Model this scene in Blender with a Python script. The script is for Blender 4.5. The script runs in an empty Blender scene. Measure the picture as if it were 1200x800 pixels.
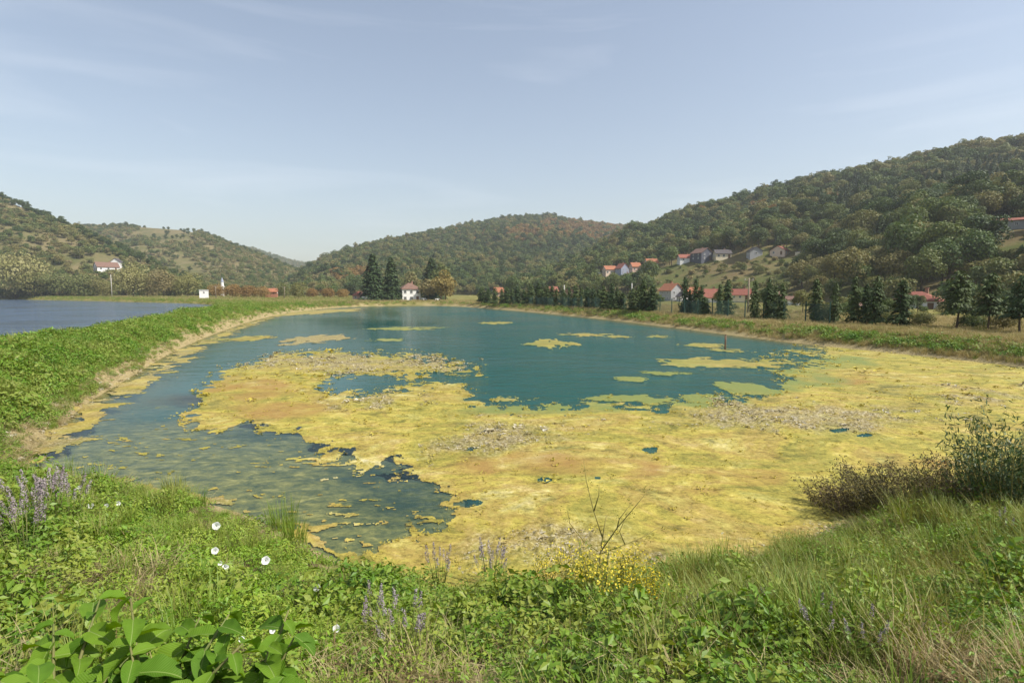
import bpy, math, random
import numpy as np
from mathutils import Vector, Matrix

random.seed(7)
RNG = np.random.default_rng(11)
R = math.radians
scene = bpy.context.scene
COL = scene.collection

# ------------------------------------------------------------------ camera
F = 650.0                    # focal length in photo pixels (photo 1200 x 800)
CAM_H = 4.5                  # eye above the pond water
HORIZON = 342.0
PITCH = math.atan((400 - HORIZON) / F)
cam_data = bpy.data.cameras.new('camera')
cam = bpy.data.objects.new('camera', cam_data)
COL.objects.link(cam)
cam_data.sensor_width = 36
cam_data.lens = F / 1200 * 36
cam_data.clip_start = 0.05
cam_data.clip_end = 20000
cam.location = (0, 0, CAM_H)
cam.rotation_euler = (math.pi / 2 - PITCH, 0, 0)
scene.camera = cam

# ------------------------------------------------------------------ sky and sun
SUN_EL, SUN_AZ = 50.0, 110.0          # degrees; azimuth from +Y (view direction) towards +X
world = bpy.data.worlds.new('World')
scene.world = world
world.use_nodes = True
nt = world.node_tree
nt.nodes.clear()
wo = nt.nodes.new('ShaderNodeOutputWorld')
bg = nt.nodes.new('ShaderNodeBackground')
sky = nt.nodes.new('ShaderNodeTexSky')
sky.sky_type = 'NISHITA'
sky.sun_disc = False
sky.sun_elevation = R(SUN_EL)
sky.sun_rotation = R(SUN_AZ)
sky.altitude = 300
sky.air_density = 1.3
sky.dust_density = 2.2
sky.ozone_density = 2.4
bg.inputs['Strength'].default_value = 0.116
# thin high cirrus mixed into the sky
tc = nt.nodes.new('ShaderNodeTexCoord')
mp = nt.nodes.new('ShaderNodeMapping')
mp.inputs['Scale'].default_value = (0.8, 1.6, 9.0)
mp.inputs['Rotation'].default_value = (0.0, R(10), R(20))
nz = nt.nodes.new('ShaderNodeTexNoise')
nz.inputs['Scale'].default_value = 1.6
nz.inputs['Detail'].default_value = 7
nz.inputs['Distortion'].default_value = 0.6
cr = nt.nodes.new('ShaderNodeValToRGB')
cr.color_ramp.elements[0].position = 0.50
cr.color_ramp.elements[0].color = (0, 0, 0, 1)
cr.color_ramp.elements[1].position = 0.85
cr.color_ramp.elements[1].color = (0.34, 0.34, 0.34, 1)
mx = nt.nodes.new('ShaderNodeMixRGB')
mx.inputs[2].default_value = (6.6, 7.0, 7.6, 1)
nt.links.new(tc.outputs['Generated'], mp.inputs['Vector'])
nt.links.new(mp.outputs['Vector'], nz.inputs['Vector'])
nt.links.new(nz.outputs['Fac'], cr.inputs['Fac'])
nt.links.new(cr.outputs['Color'], mx.inputs[0])
nt.links.new(sky.outputs['Color'], mx.inputs[1])
hsv = nt.nodes.new('ShaderNodeHueSaturation')
hsv.inputs['Saturation'].default_value = 0.76
hsv.inputs['Hue'].default_value = 0.502
nt.links.new(mx.outputs['Color'], hsv.inputs['Color'])
nt.links.new(hsv.outputs['Color'], bg.inputs['Color'])
nt.links.new(bg.outputs['Background'], wo.inputs['Surface'])

sun_data = bpy.data.lights.new('sun', 'SUN')
sun_data.energy = 5.0
sun_data.angle = R(0.5)
sun_data.color = (1.0, 0.95, 0.86)
sun = bpy.data.objects.new('sun', sun_data)
COL.objects.link(sun)
sd = Vector((math.sin(R(SUN_AZ)) * math.cos(R(SUN_EL)), math.cos(R(SUN_AZ)) * math.cos(R(SUN_EL)), math.sin(R(SUN_EL))))
sun.rotation_euler = sd.to_track_quat('Z', 'Y').to_euler()
sun.location = (60, -30, 80)

vs = scene.view_settings
vs.view_transform = 'Standard'
vs.look = 'None'
vs.exposure = 0.44
vs.gamma = 1.0
scene.cycles.max_bounces = 8
scene.cycles.diffuse_bounces = 3
scene.cycles.glossy_bounces = 3
scene.cycles.transparent_max_bounces = 12
scene.cycles.volume_bounces = 1
scene.cycles.use_denoising = True
scene.cycles.sample_clamp_indirect = 4.0

# ------------------------------------------------------------------ numeric helpers
cp, sp = math.cos(PITCH), math.sin(PITCH)

def pdir(px, py):
    u = (np.asarray(px, float) - 600) / F
    v = (400 - np.asarray(py, float)) / F
    return np.stack([u, cp + v * sp, -sp + v * cp], -1)

def on_z(px, py, z=0.0):
    d = pdir(px, py)
    t = (z - CAM_H) / d[..., 2]
    return d * t[..., None] + np.array([0, 0, CAM_H])

def to_px(P):
    P = np.asarray(P, float)
    x, y, z = P[..., 0], P[..., 1], P[..., 2] - CAM_H
    dep = np.maximum(y * cp - z * sp, 1e-3)
    up = y * sp + z * cp
    return 600 + F * x / dep, 400 - F * up / dep

def _hash(ix, iy, s):
    h = (ix.astype(np.int64) * 374761393 + iy.astype(np.int64) * 668265263 + s * 1442695041) & 0xFFFFFFFF
    h = ((h ^ (h >> 13)) * 1274126177) & 0xFFFFFFFF
    return ((h ^ (h >> 16)) & 0xFFFF) / 65535.0

def vnoise(x, y, s=0):
    x = np.asarray(x, float); y = np.asarray(y, float)
    ix, iy = np.floor(x), np.floor(y)
    fx, fy = x - ix, y - iy
    fx = fx * fx * (3 - 2 * fx); fy = fy * fy * (3 - 2 * fy)
    a = _hash(ix, iy, s); b = _hash(ix + 1, iy, s); c = _hash(ix, iy + 1, s); d = _hash(ix + 1, iy + 1, s)
    return (a * (1 - fx) + b * fx) * (1 - fy) + (c * (1 - fx) + d * fx) * fy

def fbm(x, y, s=0, o=4):
    v = 0; a = 0.5; n = 0
    for k in range(o):
        v = v + a * vnoise(np.asarray(x) * 2 ** k, np.asarray(y) * 2 ** k, s + k); n += a; a *= 0.5
    return v / n - 0.5

def sstep(a, b, x):
    t = np.clip((x - a) / (b - a), 0, 1)
    return t * t * (3 - 2 * t)

def sdf(poly, x, y):
    """signed distance to a closed polygon, negative inside"""
    poly = np.asarray(poly, float)
    x = np.asarray(x, float); y = np.asarray(y, float)
    d = np.full(x.shape, 1e18); inside = np.zeros(x.shape, bool)
    n = len(poly)
    for i in range(n):
        ax, ay = poly[i]; bx, by = poly[(i + 1) % n]
        ex, ey = bx - ax, by - ay
        wx, wy = x - ax, y - ay
        t = np.clip((wx * ex + wy * ey) / (ex * ex + ey * ey + 1e-12), 0, 1)
        d = np.minimum(d, (wx - ex * t) ** 2 + (wy - ey * t) ** 2)
        if abs(by - ay) > 1e-12:
            inside ^= ((ay > y) != (by > y)) & (x < (bx - ax) * (y - ay) / (by - ay) + ax)
    return np.where(inside, -np.sqrt(d), np.sqrt(d))

def smooth_poly(pts, it=2):
    p = np.asarray(pts, float)
    for _ in range(it):
        q = np.roll(p, -1, 0)
        p = np.stack([p * .75 + q * .25, p * .25 + q * .75], 1).reshape(-1, 2)
    return p

# ------------------------------------------------------------------ mesh helpers
def mesh_np(name, V, Q, mats=(), mi=None, smooth=False, attrs=None):
    """V (n,3); Q (m,k) polygons of k corners"""
    V = np.asarray(V, np.float32); Q = np.asarray(Q, np.int32)
    me = bpy.data.meshes.new(name)
    k = Q.shape[1]
    me.vertices.add(len(V)); me.vertices.foreach_set('co', V.ravel())
    me.loops.add(Q.size); me.loops.foreach_set('vertex_index', Q.ravel())
    me.polygons.add(len(Q))
    me.polygons.foreach_set('loop_start', np.arange(0, Q.size, k, dtype=np.int32))
    me.polygons.foreach_set('loop_total', np.full(len(Q), k, np.int32))
    for m in mats: me.materials.append(m)
    if mi is not None: me.polygons.foreach_set('material_index', np.asarray(mi, np.int32))
    me.polygons.foreach_set('use_smooth', np.full(len(Q), smooth, bool))
    if attrs:
        for an, av in attrs.items():
            a = me.attributes.new(an, 'FLOAT', 'POINT'); a.data.foreach_set('value', np.asarray(av, np.float32))
    me.update(calc_edges=True)
    me.validate()
    return me

class MB:
    """collects polygons with materials into one mesh"""
    def __init__(self): self.v = []; self.f = []; self.m = []; self.n = 0
    def add(self, V, Fs, m=0):
        V = np.asarray(V, float)
        self.v.append(V)
        for f in Fs: self.f.append([int(i) + self.n for i in f]); self.m.append(m)
        self.n += len(V)
    def box(self, c, s, m=0, rz=0):
        c = np.asarray(c, float); h = np.asarray(s, float) / 2
        V = np.array([[sx, sy, sz] for sx in (-1, 1) for sy in (-1, 1) for sz in (-1, 1)]) * h
        if rz:
            ca, sa = math.cos(rz), math.sin(rz)
            V = np.stack([V[:, 0] * ca - V[:, 1] * sa, V[:, 0] * sa + V[:, 1] * ca, V[:, 2]], 1)
        self.add(V + c, [(0, 1, 3, 2), (4, 6, 7, 5), (0, 4, 5, 1), (2, 3, 7, 6), (0, 2, 6, 4), (1, 5, 7, 3)], m)
    def tube(self, pts, rad, k=6, m=0):
        pts = np.asarray(pts, float); rad = np.broadcast_to(rad, (len(pts),))
        rings = []
        for i, p in enumerate(pts):
            t = pts[min(i + 1, len(pts) - 1)] - pts[max(i - 1, 0)]
            t = t / (np.linalg.norm(t) + 1e-9)
            a = np.cross(t, [0.31, 0.95, 0.05]) if abs(t[1]) < .9 else np.cross(t, [1, 0, 0])
            a /= np.linalg.norm(a) + 1e-9
            b = np.cross(t, a)
            an = np.arange(k) * 2 * math.pi / k
            rings.append(p + rad[i] * (np.cos(an)[:, None] * a + np.sin(an)[:, None] * b))
        V = np.concatenate(rings)
        fs = []
        for i in range(len(pts) - 1):
            for j in range(k):
                j2 = (j + 1) % k
                fs.append((i * k + j, i * k + j2, (i + 1) * k + j2, (i + 1) * k + j))
        fs.append(tuple(range(k))[::-1]); fs.append(tuple((len(pts) - 1) * k + j for j in range(k)))
        self.add(V, fs, m)
    def cards(self, P, N, L, W, m=0, up=None, fold=0.0, rng=RNG):
        """leaf shaped rhombi: centre P, normal N, length L, width W"""
        P = np.asarray(P, float); n = len(P)
        N = np.asarray(N, float); N = N / (np.linalg.norm(N, axis=1, keepdims=True) + 1e-9)
        T = rng.normal(size=(n, 3)) if up is None else np.asarray(up, float)
        T = T - N * (T * N).sum(1, keepdims=True); T /= np.linalg.norm(T, axis=1, keepdims=True) + 1e-9
        B = np.cross(N, T)
        L = np.broadcast_to(L, (n,))[:, None]; W = np.broadcast_to(W, (n,))[:, None]
        V = np.stack([P - T * L / 2, P + B * W / 2 - T * L * .08 + N * W * fold, P + T * L / 2, P - B * W / 2 - T * L * .08 + N * W * fold], 1).reshape(-1, 3)
        self.v.append(V)
        i0 = self.n + np.arange(n) * 4
        self.f.extend(np.stack([i0, i0 + 1, i0 + 2, i0 + 3], 1).tolist()); self.m.extend([m] * n)
        self.n += n * 4
    def blades(self, base, tip, w, m=0, bend=0.35, seg=3, rng=RNG):
        """grass blades from base to tip, bending over"""
        base = np.asarray(base, float); tip = np.asarray(tip, float); n = len(base)
        w = np.broadcast_to(w, (n,))
        d = tip - base
        side = np.stack([-d[:, 1], d[:, 0], np.zeros(n)], 1) + rng.normal(size=(n, 3)) * .02
        side /= np.linalg.norm(side, axis=1, keepdims=True) + 1e-9
        vs_ = []
        for s in range(seg + 1):
            t = s / seg
            p = base + np.stack([d[:, 0] * (t ** 1.6), d[:, 1] * (t ** 1.6), d[:, 2] * (t * (1 + bend) - bend * t * t)], 1)
            ww = (w * (1 - t) ** .7 * .5 + 1e-4)[:, None]
            vs_ += [p - side * ww, p + side * ww]
        V = np.stack(vs_, 1).reshape(-1, 3)
        self.v.append(V)
        k = 2 * (seg + 1)
        i0 = self.n + np.arange(n) * k
        for s in range(seg):
            self.f.extend(np.stack([i0 + 2 * s, i0 + 2 * s + 1, i0 + 2 * s + 3, i0 + 2 * s + 2], 1).tolist()); self.m.extend([m] * n)
        self.n += n * k
    def mesh(self, name, mats, smooth=False):
        me = bpy.data.meshes.new(name)
        V = np.concatenate(self.v) if self.v else np.zeros((0, 3))
        k = np.array([len(f) for f in self.f], np.int32)
        flat = np.array([i for f in self.f for i in f], np.int32)
        me.vertices.add(len(V)); me.vertices.foreach_set('co', V.astype(np.float32).ravel())
        me.loops.add(len(flat)); me.loops.foreach_set('vertex_index', flat)
        me.polygons.add(len(k))
        me.polygons.foreach_set('loop_start', (np.cumsum(k) - k).astype(np.int32)); me.polygons.foreach_set('loop_total', k)
        for mm in mats: me.materials.append(mm)
        me.polygons.foreach_set('material_index', np.array(self.m, np.int32))
        me.polygons.foreach_set('use_smooth', np.full(len(k), smooth, bool))
        me.update(calc_edges=True)
        return me

def obj(name, me, parent=None, loc=(0, 0, 0), rz=0.0):
    o = bpy.data.objects.new(name, me)
    COL.objects.link(o)
    o.location = loc; o.rotation_euler = (0, 0, rz)
    if parent is not None: o.parent = parent
    return o

def empty(name, loc=(0, 0, 0), rz=0.0, sc=1.0):
    o = bpy.data.objects.new(name, None)
    COL.objects.link(o); o.location = loc; o.rotation_euler = (0, 0, rz); o.scale = (sc, sc, sc)
    o.empty_display_size = 0.2
    return o

def tag(o, label=None, cat=None, group=None, kind=None):
    if label: o['label'] = label
    if cat: o['category'] = cat
    if group: o['group'] = group
    if kind: o['kind'] = kind
    return o

# ------------------------------------------------------------------ material helpers
def new_mat(name):
    m = bpy.data.materials.new(name); m.use_nodes = True
    n = m.node_tree; n.nodes.clear()
    return m, n

def N_(n, t, **kw):
    x = n.nodes.new(t)
    for k, v in kw.items():
        if k in x.inputs: x.inputs[k].default_value = v
        else: setattr(x, k, v)
    return x

def c4(c): return (c[0], c[1], c[2], 1)

def ramp(n, stops):
    r = n.nodes.new('ShaderNodeValToRGB')
    e = r.color_ramp.elements
    while len(e) < len(stops): e.new(0.5)
    for el, (p, c) in zip(e, stops): el.position = p; el.color = c4(c)
    return r

def leaf_mat(name, cols, trans=0.3, rough=0.55, zone=0.0, spec=0.25):
    """foliage: colour differs from plant to plant (instance random) and leaf patch to leaf patch"""
    m, n = new_mat(name)
    oi = N_(n, 'ShaderNodeObjectInfo')
    geo = N_(n, 'ShaderNodeNewGeometry')
    nz = N_(n, 'ShaderNodeTexNoise'); nz.inputs['Scale'].default_value = zone if zone else 0.6; nz.inputs['Detail'].default_value = 3
    n.links.new(geo.outputs['Position'], nz.inputs['Vector'])
    ad = N_(n, 'ShaderNodeMath', operation='MULTIPLY_ADD')
    ad.inputs[1].default_value = 0.70
    n.links.new(oi.outputs['Random'], ad.inputs[0])
    mm = N_(n, 'ShaderNodeMath', operation='MULTIPLY_ADD'); mm.inputs[1].default_value = 1.1; mm.inputs[2].default_value = -0.32
    n.links.new(nz.outputs['Fac'], mm.inputs[0]); n.links.new(mm.outputs[0], ad.inputs[2])
    rp2 = N_(n, 'ShaderNodeMath', operation='MULTIPLY_ADD'); rp2.inputs[1].default_value = 0.3
    n.links.new(geo.outputs['Random Per Island'], rp2.inputs[0]); n.links.new(ad.outputs[0], rp2.inputs[2])
    k = len(cols)
    rp = ramp(n, [(0.1 + 0.9 * i / max(k - 1, 1), c) for i, c in enumerate(cols)])
    n.links.new(rp2.outputs[0], rp.inputs['Fac'])
    p = N_(n, 'ShaderNodeBsdfPrincipled'); p.inputs['Roughness'].default_value = rough
    p.inputs['Specular IOR Level'].default_value = spec
    n.links.new(rp.outputs['Color'], p.inputs['Base Color'])
    o = N_(n, 'ShaderNodeOutputMaterial')
    if trans > 0:
        t = N_(n, 'ShaderNodeBsdfTranslucent')
        hs = N_(n, 'ShaderNodeHueSaturation'); hs.inputs['Hue'].default_value = 0.485; hs.inputs['Saturation'].default_value = 1.1; hs.inputs['Value'].default_value = 1.25
        n.links.new(rp.outputs['Color'], hs.inputs['Color']); n.links.new(hs.outputs['Color'], t.inputs['Color'])
        mx = N_(n, 'ShaderNodeMixShader'); mx.inputs[0].default_value = trans
        n.links.new(p.outputs[0], mx.inputs[1]); n.links.new(t.outputs[0], mx.inputs[2]); n.links.new(mx.outputs[0], o.inputs['Surface'])
    else:
        n.links.new(p.outputs[0], o.inputs['Surface'])
    return m

def solid_mat(name, c1, c2=None, scale=3.0, rough=0.85, bump=0.0, spec=0.3, detail=5):
    m, n = new_mat(name)
    p = N_(n, 'ShaderNodeBsdfPrincipled'); p.inputs['Roughness'].default_value = rough; p.inputs['Specular IOR Level'].default_value = spec
    o = N_(n, 'ShaderNodeOutputMaterial'); n.links.new(p.outputs[0], o.inputs['Surface'])
    tcn = N_(n, 'ShaderNodeTexCoord')
    nz = N_(n, 'ShaderNodeTexNoise'); nz.inputs['Scale'].default_value = scale; nz.inputs['Detail'].default_value = detail
    n.links.new(tcn.outputs['Object'], nz.inputs['Vector'])
    rp = ramp(n, [(0.3, c1), (0.7, c2 or tuple(x * .75 for x in c1))])
    n.links.new(nz.outputs['Fac'], rp.inputs['Fac']); n.links.new(rp.outputs['Color'], p.inputs['Base Color'])
    if bump:
        b = N_(n, 'ShaderNodeBump'); b.inputs['Strength'].default_value = bump; b.inputs['Distance'].default_value = 0.05
        n.links.new(nz.outputs['Fac'], b.inputs['Height']); n.links.new(b.outputs[0], p.inputs['Normal'])
    return m

# ------------------------------------------------------------------ lay of the land
def w2(pts, z=0.0):
    a = np.array(pts, float)
    return on_z(a[:, 0], a[:, 1], z)[:, :2]

POND = smooth_poly(w2([(-6, 560), (40, 524), (70, 499), (100, 472), (150, 443), (200, 412), (250, 391), (300, 374), (345, 365.5), (385, 361),
                       (418, 359.2), (470, 358.0), (535, 358.6), (600, 363.5), (700, 373), (800, 385), (920, 401), (1050, 414),
                       (1200, 430), (1420, 457), (1500, 500), (1330, 540), (1200, 566), (1090, 590), (1000, 612), (900, 648), (800, 676), (700, 690),
                       (600, 694), (500, 688), (430, 672), (375, 650), (320, 618), (255, 592), (180, 580), (100, 572), (40, 570)]), 2)
WATER2 = 0.6
POND2 = smooth_poly([(-25, 8), (-27.5, 22), (-30.5, 33), (-40, 58), (-53, 92), (-88, 171), (-130, 205), (-215, 262), (-330, 330), (-430, 330), (-430, 8)], 2)

def ground_z(x, y, fine=True):
    x = np.asarray(x, float); y = np.asarray(y, float)
    d1 = sdf(POND, x, y); d2 = sdf(POND2, x, y)
    r = np.hypot(x, y)
    C = 1.2 + 1.7 * sstep(21, 9, r)
    left = sstep(-12, -17, x) * sstep(160, 60, y)
    C = C + 0.45 * left
    C = C + sstep(150, 500, r) * 1.2
    C = C + fbm(x * .05, y * .05, 3) * .35
    s1 = 0.42 + 0.16 * sstep(-5, -14, x) * sstep(9, 14, y) * sstep(140, 60, y)
    h1 = np.where(d1 > 0, s1 * d1 + 0.02, np.maximum(0.30 * d1, -1.5))
    h2 = WATER2 + np.where(d2 > 0, 0.5 * d2, np.maximum(0.3 * d2, -1.5))
    def smin(a, b, k):
        h = np.clip(.5 + .5 * (b - a) / k, 0, 1)
        return b * (1 - h) + a * h - k * h * (1 - h)
    h = smin(smin(C, h1, .5), h2, .35)
    if fine:
        land = sstep(0.0, 1.2, d1) * sstep(0.0, 1.2, d2)
        h = h + land * (fbm(x * .45, y * .45, 9) * .30 + fbm(x * 1.7, y * 1.7, 19, 3) * .12)
    return h

HILLS = {
    # name: photo columns, skyline rows, foot distance, crest distance, tree height, foot z
    'hill_left_near': dict(px=[-500, -200, 0, 30, 60, 100, 150, 210, 262], sk=[205, 215, 226, 237, 251, 268, 292, 322, 341],
                           yb=[330, 300, 285, 285, 285, 290, 300, 310, 320], yc=[520, 500, 480, 470, 460, 440, 410, 370, 345], th=2.5),
    'hill_left_back': dict(px=[-300, 0, 60, 100, 130, 160, 215, 245, 275, 310, 345, 375, 400], sk=[240, 262, 263, 263.5, 264, 263, 267, 272, 285, 298, 314, 334, 345],
                           yb=[420, 420, 420, 420, 420, 420, 420, 430, 440, 450, 460, 470, 480], yc=[850, 850, 850, 840, 830, 820, 800, 780, 760, 730, 700, 640, 560], th=3.0),
    'hill_far': dict(px=[150, 250, 300, 330, 350, 365, 385, 430, 520], sk=[280, 285, 291, 301, 307, 309, 312, 318, 330],
                     yb=[1250] * 9, yc=[1750] * 9, th=4.0),
    'hill_middle': dict(px=[318, 345, 362, 390, 430, 470, 520, 560, 600, 640, 680, 735, 800, 900, 1100], sk=[346, 322, 310, 298, 287, 279, 270, 261, 255, 252.5, 258, 265.5, 270, 280, 300],
                        yb=[330, 335, 340, 345, 350, 360, 375, 390, 400, 410, 420, 430, 430, 430, 430], yc=[560, 640, 700, 740, 800, 840, 900, 940, 970, 1000, 1000, 1000, 1000, 1000, 1000], th=4.5),
    'hill_right': dict(px=[540, 600, 650, 690, 735, 800, 870, 950, 1000, 1100, 1200, 1400, 1800], sk=[347, 337, 318, 297, 268, 250, 231, 208, 199, 179, 160, 125, 70],
                       yb=[300, 290, 275, 262, 245, 215, 185, 150, 130, 105, 92, 80, 70], yc=[330, 400, 440, 480, 520, 510, 500, 480, 465, 440, 415, 380, 330], th=5.0),
}

def hill_z(name, x, y):
    h = HILLS[name]
    y = np.maximum(np.asarray(y, float), 1.0); x = np.asarray(x, float)
    px = 600 + F * x / y
    P = h['px']
    sk = np.interp(px, P, h['sk']); yb = np.interp(px, P, h['yb']); yc = np.interp(px, P, h['yc'])
    v = (400 - sk) / F
    zc = CAM_H + yc * (-sp + v * cp) / (cp + v * sp) - h['th']
    zb = 1.0
    t = (y - yb) / (yc - yb)
    tt = np.clip(t, 0, 1)
    g = tt ** 1.12
    z = zb + (zc - zb) * g
    z = z + (fbm(x * .012, y * .012, 31) * 26 + fbm(x * .05, y * .05, 41) * 5) * np.clip(tt * (1 - tt) * 4, 0, 1) * np.clip(zc / 90, 0, 1)
    z = np.where(t > 1, zc - np.minimum((t - 1) * 0.4, .4) * np.maximum(zc, 0), z)
    z = np.where(t < 0, zb + t * 12, z)
    z = np.where((px < P[0] - 40) | (px > P[-1] + 40), -20, z)
    return z

def land_z(x, y, fine=False):
    z = ground_z(x, y, fine)
    for k in HILLS: z = np.maximum(z, hill_z(k, x, y))
    return z

TS = np.concatenate([np.geomspace(1.0, 30, 240), np.geomspace(30.2, 2200, 900)])
def hits(pxs, pys, zoff=0.0):
    """where the sight line of each photo point meets the land (or the pond)"""
    d = pdir(np.asarray(pxs, float), np.asarray(pys, float))
    d = d / d[:, 1:2]
    out = np.zeros((len(d), 3))
    for i in range(len(d)):
        x = d[i, 0] * TS; y = d[i, 1] * TS; z = CAM_H + d[i, 2] * TS
        g = np.maximum(land_z(x, y), 0.0) + zoff
        b = np.nonzero(z < g)[0]
        j = b[0] if len(b) else len(TS) - 1
        lo, hi = TS[max(j - 1, 0)], TS[j]
        for _ in range(12):
            m = .5 * (lo + hi)
            zz = CAM_H + d[i, 2] * m
            gg = max(float(land_z(np.array([d[i, 0] * m]), np.array([m]))[0]), 0) + zoff
            if zz < gg: hi = m
            else: lo = m
        x_, y_ = d[i, 0] * hi, hi
        out[i] = (x_, y_, float(land_z(np.array([x_]), np.array([y_]), True)[0]))
    return out

def hit(px, py): return hits([px], [py])[0]

# ------------------------------------------------------------------ materials of the setting
def ground_material():
    m, n = new_mat('soil_and_turf')
    geo = N_(n, 'ShaderNodeNewGeometry')
    a = N_(n, 'ShaderNodeTexNoise'); a.inputs['Scale'].default_value = 0.35; a.inputs['Detail'].default_value = 6; a.inputs['Roughness'].default_value = .65
    b = N_(n, 'ShaderNodeTexNoise'); b.inputs['Scale'].default_value = 9; b.inputs['Detail'].default_value = 8; b.inputs['Roughness'].default_value = .7
    for q in (a, b): n.links.new(geo.outputs['Position'], q.inputs['Vector'])
    grass = ramp(n, [(0.3, (.10, .115, .025)), (0.48, (.17, .16, .045)), (0.62, (.26, .21, .085)), (0.75, (.14, .15, .03))])
    n.links.new(a.outputs['Fac'], grass.inputs['Fac'])
    dirt = ramp(n, [(0.3, (.045, .036, .02)), (0.7, (.12, .092, .05))])
    n.links.new(b.outputs['Fac'], dirt.inputs['Fac'])
    fine = N_(n, 'ShaderNodeMixRGB'); fine.blend_type = 'MULTIPLY'; fine.inputs[0].default_value = .8
    fr = ramp(n, [(0.25, (.45, .45, .4)), (0.7, (1.25, 1.25, 1.15))])
    n.links.new(b.outputs['Fac'], fr.inputs['Fac'])
    n.links.new(grass.outputs[0], fine.inputs[1]); n.links.new(fr.outputs[0], fine.inputs[2])
    near = N_(n, 'ShaderNodeAttribute', attribute_name='near')
    mx1 = N_(n, 'ShaderNodeMixRGB'); n.links.new(near.outputs['Fac'], mx1.inputs[0])
    n.links.new(fine.outputs[0], mx1.inputs[1]); n.links.new(dirt.outputs[0], mx1.inputs[2])
    # pale dry earth along the waterline
    sh = N_(n, 'ShaderNodeAttribute', attribute_name='shore')
    sand = ramp(n, [(0.32, (.13, .10, .05)), (0.45, (.27, .21, .10)), (0.58, (.36, .29, .15)), (0.72, (.46, .41, .29))])
    n.links.new(b.outputs['Fac'], sand.inputs['Fac'])
    mx2 = N_(n, 'ShaderNodeMixRGB'); n.links.new(sh.outputs['Fac'], mx2.inputs[0])
    n.links.new(mx1.outputs[0], mx2.inputs[1]); n.links.new(sand.outputs[0], mx2.inputs[2])
    bed = N_(n, 'ShaderNodeAttribute', attribute_name='bed')
    mx3 = N_(n, 'ShaderNodeMixRGB'); n.links.new(bed.outputs['Fac'], mx3.inputs[0]); n.links.new(mx2.outputs[0], mx3.inputs[1])
    bedc = ramp(n, [(0.3, (.10, .10, .03)), (0.7, (.24, .21, .07))]); n.links.new(b.outputs['Fac'], bedc.inputs['Fac'])
    n.links.new(bedc.outputs[0], mx3.inputs[2])
    p = N_(n, 'ShaderNodeBsdfPrincipled'); p.inputs['Roughness'].default_value = .95; p.inputs['Specular IOR Level'].default_value = .1
    n.links.new(mx3.outputs[0], p.inputs['Base Color'])
    bp = N_(n, 'ShaderNodeBump'); bp.inputs['Strength'].default_value = .8; bp.inputs['Distance'].default_value = .08
    n.links.new(b.outputs['Fac'], bp.inputs['Height']); n.links.new(bp.outputs[0], p.inputs['Normal'])
    o = N_(n, 'ShaderNodeOutputMaterial'); n.links.new(p.outputs[0], o.inputs['Surface'])
    return m

def hill_material(name, stops, scale=.03):
    m, n = new_mat(name)
    geo = N_(n, 'ShaderNodeNewGeometry')
    a = N_(n, 'ShaderNodeTexNoise'); a.inputs['Scale'].default_value = scale; a.inputs['Detail'].default_value = 9; a.inputs['Roughness'].default_value = .68
    n.links.new(geo.outputs['Position'], a.inputs['Vector'])
    g = ramp(n, stops); n.links.new(a.outputs['Fac'], g.inputs['Fac'])
    p = N_(n, 'ShaderNodeBsdfPrincipled'); p.inputs['Roughness'].default_value = 1; p.inputs['Specular IOR Level'].default_value = .05
    n.links.new(g.outputs[0], p.inputs['Base Color'])
    bp = N_(n, 'ShaderNodeBump'); bp.inputs['Strength'].default_value = .9; bp.inputs['Distance'].default_value = 1.5
    n.links.new(a.outputs['Fac'], bp.inputs['Height']); n.links.new(bp.outputs[0], p.inputs['Normal'])
    o = N_(n, 'ShaderNodeOutputMaterial'); n.links.new(p.outputs[0], o.inputs['Surface'])
    return m

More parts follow.
